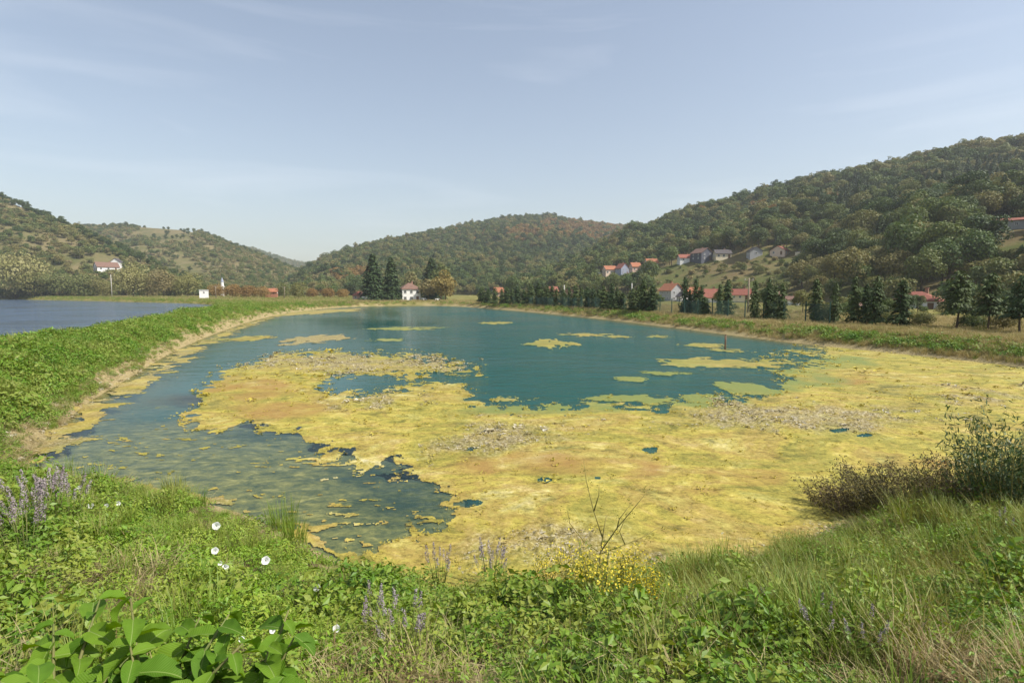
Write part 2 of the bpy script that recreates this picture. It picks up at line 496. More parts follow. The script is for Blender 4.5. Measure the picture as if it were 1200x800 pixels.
def water_material(name, body, tint, opac, stretch, refl=0.8, scale=2.2, bump=.5, shallow=True):
    m, n = new_mat(name)
    geo = N_(n, 'ShaderNodeNewGeometry')
    mp = N_(n, 'ShaderNodeMapping'); mp.inputs['Scale'].default_value = stretch; mp.inputs['Rotation'].default_value = (0, 0, R(-20))
    n.links.new(geo.outputs['Position'], mp.inputs['Vector'])
    a = N_(n, 'ShaderNodeTexNoise'); a.inputs['Scale'].default_value = scale; a.inputs['Detail'].default_value = 5; a.inputs['Roughness'].default_value = .6
    n.links.new(mp.outputs[0], a.inputs['Vector'])
    big = N_(n, 'ShaderNodeTexNoise'); big.inputs['Scale'].default_value = .06; big.inputs['Detail'].default_value = 4
    n.links.new(geo.outputs['Position'], big.inputs['Vector'])
    gust = ramp(n, [(0.38, (.35,) * 3), (0.62, (1,) * 3)]); n.links.new(big.outputs['Fac'], gust.inputs['Fac'])
    bs = N_(n, 'ShaderNodeMath', operation='MULTIPLY'); bs.inputs[1].default_value = bump
    rpl = N_(n, 'ShaderNodeAttribute', attribute_name='ripple')
    g2 = N_(n, 'ShaderNodeMath', operation='MULTIPLY'); n.links.new(gust.outputs[0], g2.inputs[0]); n.links.new(rpl.outputs['Fac'], g2.inputs[1])
    n.links.new(g2.outputs[0], bs.inputs[0])
    bp = N_(n, 'ShaderNodeBump'); bp.inputs['Distance'].default_value = .2
    n.links.new(bs.outputs[0], bp.inputs['Strength'])
    a2 = N_(n, 'ShaderNodeTexNoise'); a2.inputs['Scale'].default_value = scale * .26; a2.inputs['Detail'].default_value = 3; n.links.new(mp.outputs[0], a2.inputs['Vector'])
    hsum = N_(n, 'ShaderNodeMath', operation='MULTIPLY_ADD'); hsum.inputs[1].default_value = 3.2
    n.links.new(a2.outputs['Fac'], hsum.inputs[0]); n.links.new(a.outputs['Fac'], hsum.inputs[2])
    n.links.new(hsum.outputs[0], bp.inputs['Height'])
    gl = N_(n, 'ShaderNodeBsdfGlossy'); gl.inputs['Roughness'].default_value = .06
    n.links.new(bp.outputs[0], gl.inputs['Normal'])
    df = N_(n, 'ShaderNodeBsdfDiffuse'); df.inputs['Color'].default_value = c4(body)
    tr = N_(n, 'ShaderNodeBsdfTransparent'); tr.inputs['Color'].default_value = c4(tint)
    mb = N_(n, 'ShaderNodeMixShader'); mb.inputs[0].default_value = opac
    if shallow:
        dp = N_(n, 'ShaderNodeAttribute', attribute_name='depth')
        mm = N_(n, 'ShaderNodeMapRange'); mm.inputs['From Min'].default_value = 0; mm.inputs['From Max'].default_value = 1.0
        mm.inputs['To Min'].default_value = 0.03; mm.inputs['To Max'].default_value = opac
        n.links.new(dp.outputs['Fac'], mm.inputs['Value']); n.links.new(mm.outputs[0], mb.inputs[0])
    n.links.new(tr.outputs[0], mb.inputs[1]); n.links.new(df.outputs[0], mb.inputs[2])
    fr = N_(n, 'ShaderNodeFresnel'); fr.inputs['IOR'].default_value = 1.33
    n.links.new(bp.outputs[0], fr.inputs['Normal'])
    fm = N_(n, 'ShaderNodeMath', operation='MULTIPLY'); fm.inputs[1].default_value = refl
    n.links.new(fr.outputs[0], fm.inputs[0])
    mx = N_(n, 'ShaderNodeMixShader'); n.links.new(fm.outputs[0], mx.inputs[0])
    n.links.new(mb.outputs[0], mx.inputs[1]); n.links.new(gl.outputs[0], mx.inputs[2])
    o = N_(n, 'ShaderNodeOutputMaterial'); n.links.new(mx.outputs[0], o.inputs['Surface'])
    return m

# ------------------------------------------------------------------ ground sheet
def build_ground():
    ang = np.concatenate([np.linspace(-180, -62, 60)[:-1], np.linspace(-62, 62, 560), np.linspace(62, 180, 60)[1:]])
    rr = np.concatenate([[0.15], np.geomspace(.5, 3500, 430), [9000]])
    A, Rr = np.meshgrid(np.radians(ang), rr)
    x = Rr * np.sin(A); y = Rr * np.cos(A)
    z = ground_z(x, y)
    z = np.where(Rr > 600, np.minimum(z, 1.2), z)
    V = np.stack([x, y, z], -1).reshape(-1, 3)
    nr, na = x.shape
    i = np.arange(nr - 1)[:, None] * na + np.arange(na - 1)[None, :]
    Q = np.stack([i, i + na, i + na + 1, i + 1], -1).reshape(-1, 4)[:, ::-1]
    d1 = sdf(POND, x, y).ravel()
    wob = (fbm(x * .9, y * .9, 51).ravel() * 1.6)
    left = (sstep(-8, -13, x) * sstep(8, 14, y)).ravel()
    width = 0.35 + .35 * left + .45 * (y.ravel() > 30)
    shore = np.clip(1 - (d1 + wob * .8 - width) / .5, 0, 1) * (d1 > -3) * (x.ravel() ** 2 + y.ravel() ** 2 < 4e5)
    bed = sstep(0.1, -.9, d1)
    near = sstep(24, 8, Rr).ravel() * .75
    me = mesh_np('ground', V, Q, [ground_material()], smooth=True, attrs={'shore': shore, 'bed': bed, 'near': near})
    return tag(obj('ground', me), kind='structure')
build_ground()

def build_water(name, poly, z, mat):
    ang = np.radians(np.linspace(-66, 62, 420)); rr = np.geomspace(4, 640, 260)
    A, Rr = np.meshgrid(ang, rr)
    x = Rr * np.sin(A); y = Rr * np.cos(A)
    d = sdf(poly, x, y)
    V = np.stack([x, y, np.full_like(x, z)], -1).reshape(-1, 3)
    nr, na = x.shape
    i = np.arange(nr - 1)[:, None] * na + np.arange(na - 1)[None, :]
    Q = np.stack([i, i + na, i + na + 1, i + 1], -1).reshape(-1, 4)[:, ::-1]
    keep = (d.ravel()[Q] < .9).any(1)
    Q = Q[keep]
    used = np.unique(Q); mp_ = np.full(len(V), -1); mp_[used] = np.arange(len(used))
    depth = np.clip(-d.ravel() * .30, 0, 1.5)
    px, py = to_px(V)
    wind = np.ones(len(V))
    if z == 0:
        # algae lies close under the surface off the near left shore: little water above it
        sh_ = np.hypot((px - 305) / 300, (py - 570) / 108) + fbm(V[:, 0] * .3, V[:, 1] * .3, 301) * .8
        depth = depth * (1 - .88 * sstep(1.15, .75, sh_))
        # the dike shelters the water on its side
        wind = .10 + .90 * sstep(-60, 150, px - 460 + fbm(V[:, 0] * .06, V[:, 1] * .06, 305) * 260)
        wind = np.maximum(wind, .25 * (py < 372))
    me = mesh_np(name, V[used], mp_[Q], [mat], smooth=True, attrs={'depth': depth[used], 'ripple': wind[used]})
    return tag(obj(name, me), kind='structure')
build_water('pond_water', POND, 0.0, water_material('pond_water', (.016, .078, .072), (.84, .88, .76), .93, (1, 1.9, 1), refl=.74, scale=1.5, bump=1.0))
build_water('upper_pond_water', POND2, WATER2, water_material('upper_pond_water', (.085, .125, .185), (.5, .6, .6), .98, (.5, 1.5, 1), refl=.75, scale=.8, bump=1.0))  # pale blue diffuse body stands in for the reflected sky

def build_hill(name, mat, ncol, nrow):
    h = HILLS[name]
    pxs = np.linspace(h['px'][0], h['px'][-1], ncol)
    t = np.concatenate([[-.25, -.1], np.linspace(0, 1, nrow), [1.04, 1.1, 1.3, 2.0]])
    PX, T = np.meshgrid(pxs, t)
    yb = np.interp(PX, h['px'], h['yb']); yc = np.interp(PX, h['px'], h['yc'])
    y = yb + T * (yc - yb); x = y * (PX - 600) / F
    z = hill_z(name, x, y)
    V = np.stack([x, y, z], -1).reshape(-1, 3)
    nr, na = x.shape
    i = np.arange(nr - 1)[:, None] * na + np.arange(na - 1)[None, :]
    Q = np.stack([i, i + na, i + na + 1, i + 1], -1).reshape(-1, 4)[:, ::-1]
    return tag(obj(name, mesh_np(name, V, Q, [mat], smooth=True)), kind='structure')

HM_DRY = hill_material('dry_scrub_hill', [(.3, (.075, .085, .028)), (.46, (.11, .105, .042)), (.6, (.17, .14, .072)), (.72, (.14, .11, .055))], .03)
HM_WOOD = hill_material('wooded_hill', [(.3, (.045, .055, .02)), (.55, (.09, .09, .035)), (.7, (.15, .125, .055))], .03)
HM_MEADOW = hill_material('meadow_hill', [(.32, (.06, .085, .022)), (.45, (.09, .10, .032)), (.56, (.145, .118, .055)), (.7, (.125, .09, .045))], .04)
build_hill('hill_left_near', HM_DRY, 120, 60)
build_hill('hill_left_back', HM_DRY, 160, 70)
build_hill('hill_far', HM_WOOD, 80, 30)
build_hill('hill_middle', HM_WOOD, 200, 80)
build_hill('hill_right', HM_MEADOW, 220, 90)
#PART2
# ------------------------------------------------------------------ floating algae
def algae_material():
    m, n = new_mat('algae_mat')
    geo = N_(n, 'ShaderNodeNewGeometry')
    mp = N_(n, 'ShaderNodeMapping'); mp.inputs['Scale'].default_value = (1, 1, 1); mp.inputs['Rotation'].default_value = (0, 0, R(-12))
    n.links.new(geo.outputs['Position'], mp.inputs['Vector'])
    mp2 = N_(n, 'ShaderNodeMapping'); mp2.inputs['Scale'].default_value = (.75, 1.05, 1); mp2.inputs['Rotation'].default_value = (0, 0, R(14))
    n.links.new(geo.outputs['Position'], mp2.inputs['Vector'])
    def noise(s, d, r, src, dist=0):
        q = N_(n, 'ShaderNodeTexNoise'); q.inputs['Scale'].default_value = s; q.inputs['Detail'].default_value = d; q.inputs['Roughness'].default_value = r; q.inputs['Distortion'].default_value = dist
        n.links.new(src.outputs[0], q.inputs['Vector']); return q
    a = noise(.26, 8, .68, mp2, .6); b = noise(3.4, 9, .80, mp, .3); c = noise(11, 7, .80, mp); e = noise(.5, 7, .70, mp2, .8); g_ = noise(.9, 9, .78, mp2, .5)
    base = ramp(n, [(0.33, (.17, .16, .045)), (0.39, (.305, .25, .058)), (0.44, (.235, .22, .045)), (0.49, (.36, .305, .065)), (0.54, (.29, .22, .06)), (0.59, (.37, .32, .09)), (0.66, (.45, .41, .22))])
    n.links.new(a.outputs['Fac'], base.inputs['Fac'])
    mid = ramp(n, [(0.38, (.42, .46, .40)), (0.46, (.92, .90, .80)), (0.54, (1.05, 1.02, .95)), (0.63, (1.32, 1.32, 1.9))])
    n.links.new(g_.outputs['Fac'], mid.inputs['Fac'])
    m0 = N_(n, 'ShaderNodeMixRGB'); m0.blend_type = 'MULTIPLY'; m0.inputs[0].default_value = .9
    n.links.new(base.outputs[0], m0.inputs[1]); n.links.new(mid.outputs[0], m0.inputs[2])
    det = ramp(n, [(0.36, (.14, .14, .10)), (0.43, (.60, .59, .48)), (0.50, (1.0, 1.0, .95)), (0.57, (1.22, 1.2, 1.2)), (0.64, (1.8, 1.8, 2.3))])
    bc = N_(n, 'ShaderNodeMath', operation='MULTIPLY_ADD'); bc.inputs[1].default_value = .5; bch = N_(n, 'ShaderNodeMath', operation='MULTIPLY'); bch.inputs[1].default_value = .5
    n.links.new(b.outputs['Fac'], bch.inputs[0]); n.links.new(c.outputs['Fac'], bc.inputs[0]); n.links.new(bch.outputs[0], bc.inputs[2])
    n.links.new(bc.outputs[0], det.inputs['Fac'])
    m1 = N_(n, 'ShaderNodeMixRGB'); m1.blend_type = 'MULTIPLY'; m1.inputs[0].default_value = .9
    n.links.new(m0.outputs[0], m1.inputs[1]); n.links.new(det.outputs[0], m1.inputs[2])
    # rusty scum
    rr = ramp(n, [(0.55, (0, 0, 0)), (0.68, (.8, .8, .8))]); n.links.new(e.outputs['Fac'], rr.inputs['Fac'])
    ru = N_(n, 'ShaderNodeAttribute', attribute_name='rust')
    rx = N_(n, 'ShaderNodeMath', operation='MULTIPLY_ADD'); rx.inputs[1].default_value = .28
    n.links.new(rr.outputs[0], rx.inputs[0]); n.links.new(ru.outputs['Fac'], rx.inputs[2])
    rc = N_(n, 'ShaderNodeMath', operation='MINIMUM'); rc.inputs[1].default_value = .85; n.links.new(rx.outputs[0], rc.inputs[0])
    m2 = N_(n, 'ShaderNodeMixRGB'); n.links.new(rc.outputs[0], m2.inputs[0]); n.links.new(m1.outputs[0], m2.inputs[1]); m2.inputs[2].default_value = (.27, .155, .045, 1)
    # fresh green film
    gr = N_(n, 'ShaderNodeAttribute', attribute_name='green')
    m3 = N_(n, 'ShaderNodeMixRGB'); n.links.new(gr.outputs['Fac'], m3.inputs[0]); n.links.new(m2.outputs[0], m3.inputs[1]); m3.inputs[2].default_value = (.155, .185, .05, 1)
    # dried crust: pale crumbs and dark gaps
    dr = N_(n, 'ShaderNodeAttribute', attribute_name='dry')
    crust = ramp(n, [(0.36, (.07, .05, .025)), (0.45, (.16, .125, .05)), (0.52, (.25, .205, .09)), (0.60, (.42, .37, .26)), (0.7, (.55, .51, .42))])
    n.links.new(c.outputs['Fac'], crust.inputs['Fac'])
    m4 = N_(n, 'ShaderNodeMixRGB'); dsub = N_(n, 'ShaderNodeMath', operation='MULTIPLY_ADD'); dsub.inputs[1].default_value = 3.2; dsub.inputs[2].default_value = -1.6; n.links.new(b.outputs['Fac'], dsub.inputs[0])
    dadd = N_(n, 'ShaderNodeMath', operation='ADD'); n.links.new(dsub.outputs[0], dadd.inputs[0]); n.links.new(dr.outputs['Fac'], dadd.inputs[1])
    dmul = N_(n, 'ShaderNodeMath', operation='MULTIPLY', use_clamp=True); n.links.new(dadd.outputs[0], dmul.inputs[0]); n.links.new(dr.outputs['Fac'], dmul.inputs[1])
    n.links.new(dmul.outputs[0], m4.inputs[0]); n.links.new(m3.outputs[0], m4.inputs[1]); n.links.new(crust.outputs[0], m4.inputs[2])
    p = N_(n, 'ShaderNodeBsdfPrincipled'); p.inputs['Roughness'].default_value = .8; p.inputs['Specular IOR Level'].default_value = .25
    n.links.new(m4.outputs[0], p.inputs['Base Color'])
    bp = N_(n, 'ShaderNodeBump'); bp.inputs['Strength'].default_value = .55; bp.inputs['Distance'].default_value = .05
    ad = N_(n, 'ShaderNodeMath', operation='MULTIPLY_ADD'); ad.inputs[1].default_value = .35
    n.links.new(c.outputs['Fac'], ad.inputs[0]); n.links.new(b.outputs['Fac'], ad.inputs[2])
    n.links.new(ad.outputs[0], bp.inputs['Height']); n.links.new(bp.outputs[0], p.inputs['Normal'])
    o = N_(n, 'ShaderNodeOutputMaterial'); n.links.new(p.outputs[0], o.inputs['Surface'])
    return m
ALG = algae_material()

MAT_OUT = [(214, 486), (236, 472), (228, 458), (262, 434), (300, 424), (322, 416), (372, 411), (420, 412), (472, 414), (520, 424), (562, 432), (520, 438),
           (440, 438), (395, 440), (382, 452), (430, 462), (470, 457), (505, 451), (536, 452), (548, 468), (580, 474), (640, 471), (700, 476), (760, 474),
           (815, 466), (870, 467), (905, 458), (925, 446), (905, 434), (880, 424), (905, 415), (965, 411), (930, 404), (1000, 405), (1100, 416), (1200, 428), (1450, 455), (1560, 520),
           (1200, 600), (1000, 640), (900, 680), (700, 720), (560, 720), (420, 700), (398, 660), (470, 650), (500, 632), (520, 615), (548, 600), (556, 585), (520, 566),
           (474, 548), (420, 546), (385, 533), (345, 515), (300, 505), (240, 498)]
HOLES = [(552, 527, 5, 2.2), (640, 563, 9, 2.5), (762, 527, 7, 2.6), (905, 428, 34, 5), (935, 419, 24, 2.5), (520, 603, 16, 4), (545, 590, 14, 3), (500, 618, 15, 5), (1015, 510, 8, 1.5), (985, 504, 7, 1.5), (890, 462, 12, 3), (700, 560, 6, 1.6)]
DRY = [(435, 425, 125, 10), (505, 468, 40, 12), (590, 515, 60, 28), (920, 489, 150, 13), (1150, 468, 85, 10), (660, 640, 120, 22), (770, 655, 90, 14), (1010, 625, 60, 10), (375, 660, 25, 10), (450, 470, 60, 12)]
RUST = [(620, 545, 90, 16), (735, 550, 45, 14), (870, 560, 60, 12), (1070, 545, 60, 6), (290, 455, 60, 14), (330, 480, 60, 10), (560, 575, 40, 10), (690, 545, 50, 14), (840, 575, 40, 8), (980, 445, 60, 6)]
GREEN = [(640, 478, 110, 9), (820, 470, 70, 7), (930, 445, 60, 12), (975, 425, 50, 8)]

def blob(px, py, lst, soft=1.0):
    v = np.zeros(px.shape)
    for (cx, cy, a, b) in lst:
        q = np.hypot((px - cx) / a, (py - cy) / b)
        v = np.maximum(v, np.clip((1.25 - q) / (.5 * soft), 0, 1))
    return v

def dryness(x, y, px, py):
    v = np.zeros(px.shape)
    w = fbm(x * .35, y * .22, 61, 5) * 2.6 + fbm(x * 1.3, y * .8, 63, 4) * 1.6
    for (cx, cy, a, b) in DRY:
        v = np.maximum(v, np.clip((1.3 - np.hypot((px - cx) / (a * 1.15), (py - cy) / (b * 1.15)) + w) / 1.0, 0, 1) * (np.hypot((px - cx) / a, (py - cy) / b) < 1.9))
    return v * .85

def sheet(name, field, zfun, mat, attrs, ang, rr):
    """keep the part of a fine fan-shaped grid where field > 0"""
    A, Rr = np.meshgrid(np.radians(ang), rr)
    x = Rr * np.sin(A); y = Rr * np.cos(A)
    px, py = to_px(np.stack([x, y, np.zeros_like(x)], -1))
    f = field(x, y, px, py)
    z = zfun(x, y, px, py, f)
    at = {k: v.ravel() for k, v in attrs(x, y, px, py, f).items()}
    V = np.stack([x, y, z], -1).reshape(-1, 3)
    nr, na = x.shape
    i = np.arange(nr - 1)[:, None] * na + np.arange(na - 1)[None, :]
    Q = np.stack([i, i + na, i + na + 1, i + 1], -1).reshape(-1, 4)[:, ::-1]
    Q = Q[(f.ravel()[Q] > 0).all(1)]
    used = np.unique(Q); mp_ = np.full(len(V), -1); mp_[used] = np.arange(len(used))
    return mesh_np(name, V[used], mp_[Q], [mat], smooth=True, attrs={k: v[used] for k, v in at.items()})

def fringe(x, y):
    return fbm(x * .55 + y * .1, y * .28, 71, 5) * 26 + fbm(x * 2.4, y * 2.0, 77, 6) * 34

def main_field(x, y, px, py):
    d = -sdf(MAT_OUT, px, py)
    # a pixel of height spans much more ground than one of width, so edges are kept softer sideways
    k = np.clip((py - 342) / 120, .12, 1.5)
    f = d + fringe(x, y) * k
    for (cx, cy, a, b) in HOLES:
        q = np.hypot((px - cx) / a, (py - cy) / b) + fbm(x * 2.6, y * 2.2, 83, 5) * 3.0
        f = np.minimum(f, (q - 1) * 8)
    return f

def relief(x, y, px, py, f):
    dry = dryness(x, y, px, py)
    z = .002 + np.clip(f, 0, 30) / 30 * .012 + np.maximum(fbm(x * 1.4, y * 1.4, 91, 4), -.02) * .03 * np.clip(f / 25, 0, 1)
    crumbs = np.maximum(fbm(x * 6.5, y * 6.5, 97, 3) + .05, 0) * .20
    return z + dry * crumbs

def zones(x, y, px, py, f):
    w = fbm(x * .8, y * .5, 101, 4)
    w2_ = fbm(x * 2.2, y * 2.2, 107, 4)
    return {'dry': np.clip(dryness(x, y, px, py) * (1 + w2_) , 0, 1),
            'rust': np.clip(blob(px, py, RUST) * .75 + w * 1.8 - .35, 0, .75) * (blob(px, py, RUST, 1.5) > 0),
            'green': np.clip(blob(px, py, GREEN) + w * 2.0 - .3, 0, .9) * (blob(px, py, GREEN, 1.5) > 0) + np.clip(.25 - f / 60, 0, .25) * (py < 480)}
tag(obj('algae_cover', sheet('algae_cover', main_field, relief, ALG, zones, np.linspace(-40, 57, 1150), np.geomspace(6.3, 62, 560))),
    'broken yellow cover of floating algae over the shallow end of the pond', 'algae', kind='stuff')

# drowned, mottled algae just under the surface by the near left shore
def drowned_material():
    m, n = new_mat('drowned_algae')
    geo = N_(n, 'ShaderNodeNewGeometry'); mp = N_(n, 'ShaderNodeMapping'); mp.inputs['Scale'].default_value = (1.0, 1.5, 1); mp.inputs['Rotation'].default_value = (0, 0, R(8)); n.links.new(geo.outputs['Position'], mp.inputs['Vector'])
    b = N_(n, 'ShaderNodeTexNoise'); b.inputs['Scale'].default_value = 2.2; b.inputs['Detail'].default_value = 10; b.inputs['Roughness'].default_value = .76; b.inputs['Distortion'].default_value = .4
    n.links.new(mp.outputs[0], b.inputs['Vector'])
    dp = N_(n, 'ShaderNodeAttribute', attribute_name='deep')
    sb = N_(n, 'ShaderNodeMath', operation='SUBTRACT'); n.links.new(b.outputs['Fac'], sb.inputs[0]); n.links.new(dp.outputs['Fac'], sb.inputs[1])
    r_ = ramp(n, [(0.30, (.022, .05, .042)), (0.39, (.06, .08, .045)), (0.47, (.13, .14, .065)), (0.55, (.22, .21, .085)), (0.64, (.40, .35, .15))]); n.links.new(sb.outputs[0], r_.inputs['Fac'])
    p = N_(n, 'ShaderNodeBsdfPrincipled'); p.inputs['Roughness'].default_value = .8; n.links.new(r_.outputs[0], p.inputs['Base Color'])
    o = N_(n, 'ShaderNodeOutputMaterial'); n.links.new(p.outputs[0], o.inputs['Surface'])
    return m
DROWN = drowned_material()
SHOAL = [(60, 545), (110, 500), (170, 470), (235, 480), (300, 500), (380, 530), (440, 545), (500, 560), (570, 585), (560, 625), (510, 665), (380, 690), (300, 640), (180, 590)]
def shoal_field(x, y, px, py):
    d = -sdf(SHOAL, px, py)
    dens = np.clip(d / 40, -1, .5) + sstep(540, 640, py) * .25 - blob(px, py, [(465, 590, 60, 32), (420, 560, 50, 16)]) * .45
    return np.clip(d / 30, -1, 1) + fbm(x * .5, y * .9, 131, 6) * 1.6
tag(obj('drowned_algae', sheet('drowned_algae', shoal_field, lambda x, y, px, py, f: -.026 + np.clip(f, 0, .5) * .012 + fbm(x * 3, y * 3, 5) * .008, DROWN, lambda x, y, px, py, f: {'deep': blob(px, py, [(470, 588, 62, 30), (430, 558, 50, 14), (300, 510, 60, 8)], 2.0) * .15 + np.clip(.25 - f, 0, .25) * .4}, np.linspace(-42, -5, 620), np.geomspace(7, 26, 420))),
    'mottled olive algae drowned just under the water by the near shore', 'algae', kind='stuff')
# loose scraps floating over it
def scrap_field(x, y, px, py):
    d = -sdf(SHOAL, px, py)
    return fbm(x * .8 + 7, y * 1.5, 151, 7) * 1.1 + fbm(x * 3.5, y * 6.5, 157, 6) * 1.6 + np.clip(d / 60, -1.5, .15) - .47 + blob(px, py, [(130, 540, 40, 14), (200, 512, 50, 6)]) * .12
tag(obj('algae_scraps', sheet('algae_scraps', scrap_field, lambda x, y, px, py, f: .003 + np.clip(f, 0, .4) * .008, ALG, zones, np.linspace(-42, -5, 620), np.geomspace(7, 30, 420))),
    'loose yellow scraps of algae drifting by the near left shore', 'algae', kind='stuff')

# yellow scum washed up along the foot of the dike and the near shore
def fringe_field(x, y, px, py):
    d = sdf(POND, x, y)
    wd = (.8 + .7 * sstep(-6, -12, x)) * np.clip(np.hypot(x, y) / 26, .5, 1.6)
    return (1 - np.abs(d + wd * .45) / (wd * .6)) * .6 + fbm(x * 1.1, y * 1.1, 171, 6) * 1.6 + fbm(x * 4, y * 4, 175, 4) * .6 - .30
tag(obj('algae_fringe', sheet('algae_fringe', fringe_field, lambda x, y, px, py, f: np.maximum(.004, ground_z(x, y, False) + .012) + np.clip(f, 0, .4) * .01, ALG, lambda x, y, px, py, f: {'dry': np.clip(.45 + fbm(x, y, 181) * 1.6, 0, 1), 'rust': np.full_like(x, .1), 'green': np.clip(fbm(x * .5, y * .5, 185) * 2, 0, .5)}, np.linspace(-44, 0, 700), np.geomspace(8, 120, 640))),
    'yellow algae scum washed up along the waterline below the leafy dike', 'algae', kind='stuff')

# single floating rafts: (photo x, y, half width, half height, dryness, greenness, label)
RAFTS = [
    (375, 396.5, 37, 5.2, .85, 0, 'brown crusted algae raft between the leafy dike and open water'),
    (288, 397, 24, 3.6, .1, .1, 'yellow algae raft touching the foot of the leafy dike'),
    (362, 365.8, 34, 4.5, .5, 0, 'long tan algae raft in the far corner below the leafy dike'),
    (640, 402, 27, 5.2, .1, .25, 'lone yellow algae raft in the open teal water'),
    (685, 392, 26, 1.8, .3, .1, 'thin tan algae raft close to the fenced bank'),
    (722, 394.5, 16, 1.5, .1, .2, 'small yellow algae raft beside a thin tan one'),
    (775, 394.5, 15, 1.6, .1, .3, 'small pale raft of algae below the fenced bank'),
    (740, 444, 20, 3.2, 0, .6, 'slim pale green algae raft drifting alone in open water'),
    (838, 425.5, 62, 6.0, .15, .2, 'long yellow algae raft running out from the right hand cover'),
    (870, 455, 35, 8.5, 0, .75, 'smooth oval light green algae raft beside the yellow cover'),
    (828, 404.8, 28, 2.6, .1, .2, 'yellow algae raft around the foot of the wooden stake'),
    (856, 411, 20, 2.2, .1, .3, 'short yellow algae raft just below the wooden stake'),
    (592, 468.5, 15, 3.6, 0, .25, 'little yellow algae raft off the edge of the cover'),
    (480, 384.8, 38, 2.0, 0, .5, 'long faint green algae raft in mid pond'),
    (578, 378.3, 20, 1.4, .1, .2, 'narrow tan algae raft near the far right bank'),
    (735, 468, 44, 5.2, 0, .7, 'green algae raft lying against the edge of the yellow cover'),
    (822, 467, 30, 6.5, 0, .8, 'dark green rounded algae raft at the edge of the cover'),
    (780, 437, 26, 2.2, 0, .7, 'dim green algae raft between the long and the oval raft'),
    (455, 398, 20, 1.8, 0, .6, 'faint green algae patch beside the brown crusted raft'),
]
for k, (cx, cy, a, b, dry, gre, lab) in enumerate(RAFTS):
    c = on_z(cx, cy, 0.0)
    e = on_z(cx + a, cy, 0.0)[0] - c[0]
    v = (on_z(cx, cy - b, 0.0)[1] - on_z(cx, cy + b, 0.0)[1]) / 2
    gx, gy = np.meshgrid(np.linspace(-1.7, 1.7, 130), np.linspace(-1.7, 1.7, 76))
    x = c[0] + e * gx; y = c[1] + v * gy
    soft = .45 if gre > .7 or k == 7 else 1.0
    f = 1 - np.hypot(gx, gy) ** 1.3 + (fbm(gx * 1.6 + k * 7, gy * 1.6, 201 + k, 3) * 1.8 + fbm(gx * 5 + k * 3, gy * 3.2, 222 + k, 5) * 2.0) * soft - .05
    z = .004 + np.clip(f, 0, .5) * .05 + np.maximum(fbm(x * 2, y * 2, 91, 3), 0) * (.03 + .2 * dry) * np.clip(f * 3, 0, 1)
    V = np.stack([x, y, z], -1).reshape(-1, 3) - np.array([c[0], c[1], 0])
    nr_, na_ = x.shape
    i = np.arange(nr_ - 1)[:, None] * na_ + np.arange(na_ - 1)[None, :]
    Q = np.stack([i, i + 1, i + na_ + 1, i + na_], -1).reshape(-1, 4)
    Q = Q[(f.ravel()[Q] > 0).all(1)]
    used = np.unique(Q); mp_ = np.full(len(V), -1); mp_[used] = np.arange(len(used)); V = V[used]; Q = mp_[Q]; n_ = len(V); fe_ = f.ravel()[used]
    me = mesh_np('algae_raft', V, Q, [ALG], smooth=True, attrs={'dry': np.full(n_, dry), 'green': np.clip(gre + .15 + np.clip(.3 - fe_, 0, .3) * 1.2 + fbm(V[:, 0] * .8, V[:, 1] * .8, 251) * .8, 0, .95), 'rust': np.clip(.15 + fbm(V[:, 0] * .5, V[:, 1] * .5, 255) * 1.2, 0, .6)})
    tag(obj('algae_raft', me, loc=(c[0], c[1], 0)), lab, 'algae raft', 'algae rafts floating apart from the main cover')

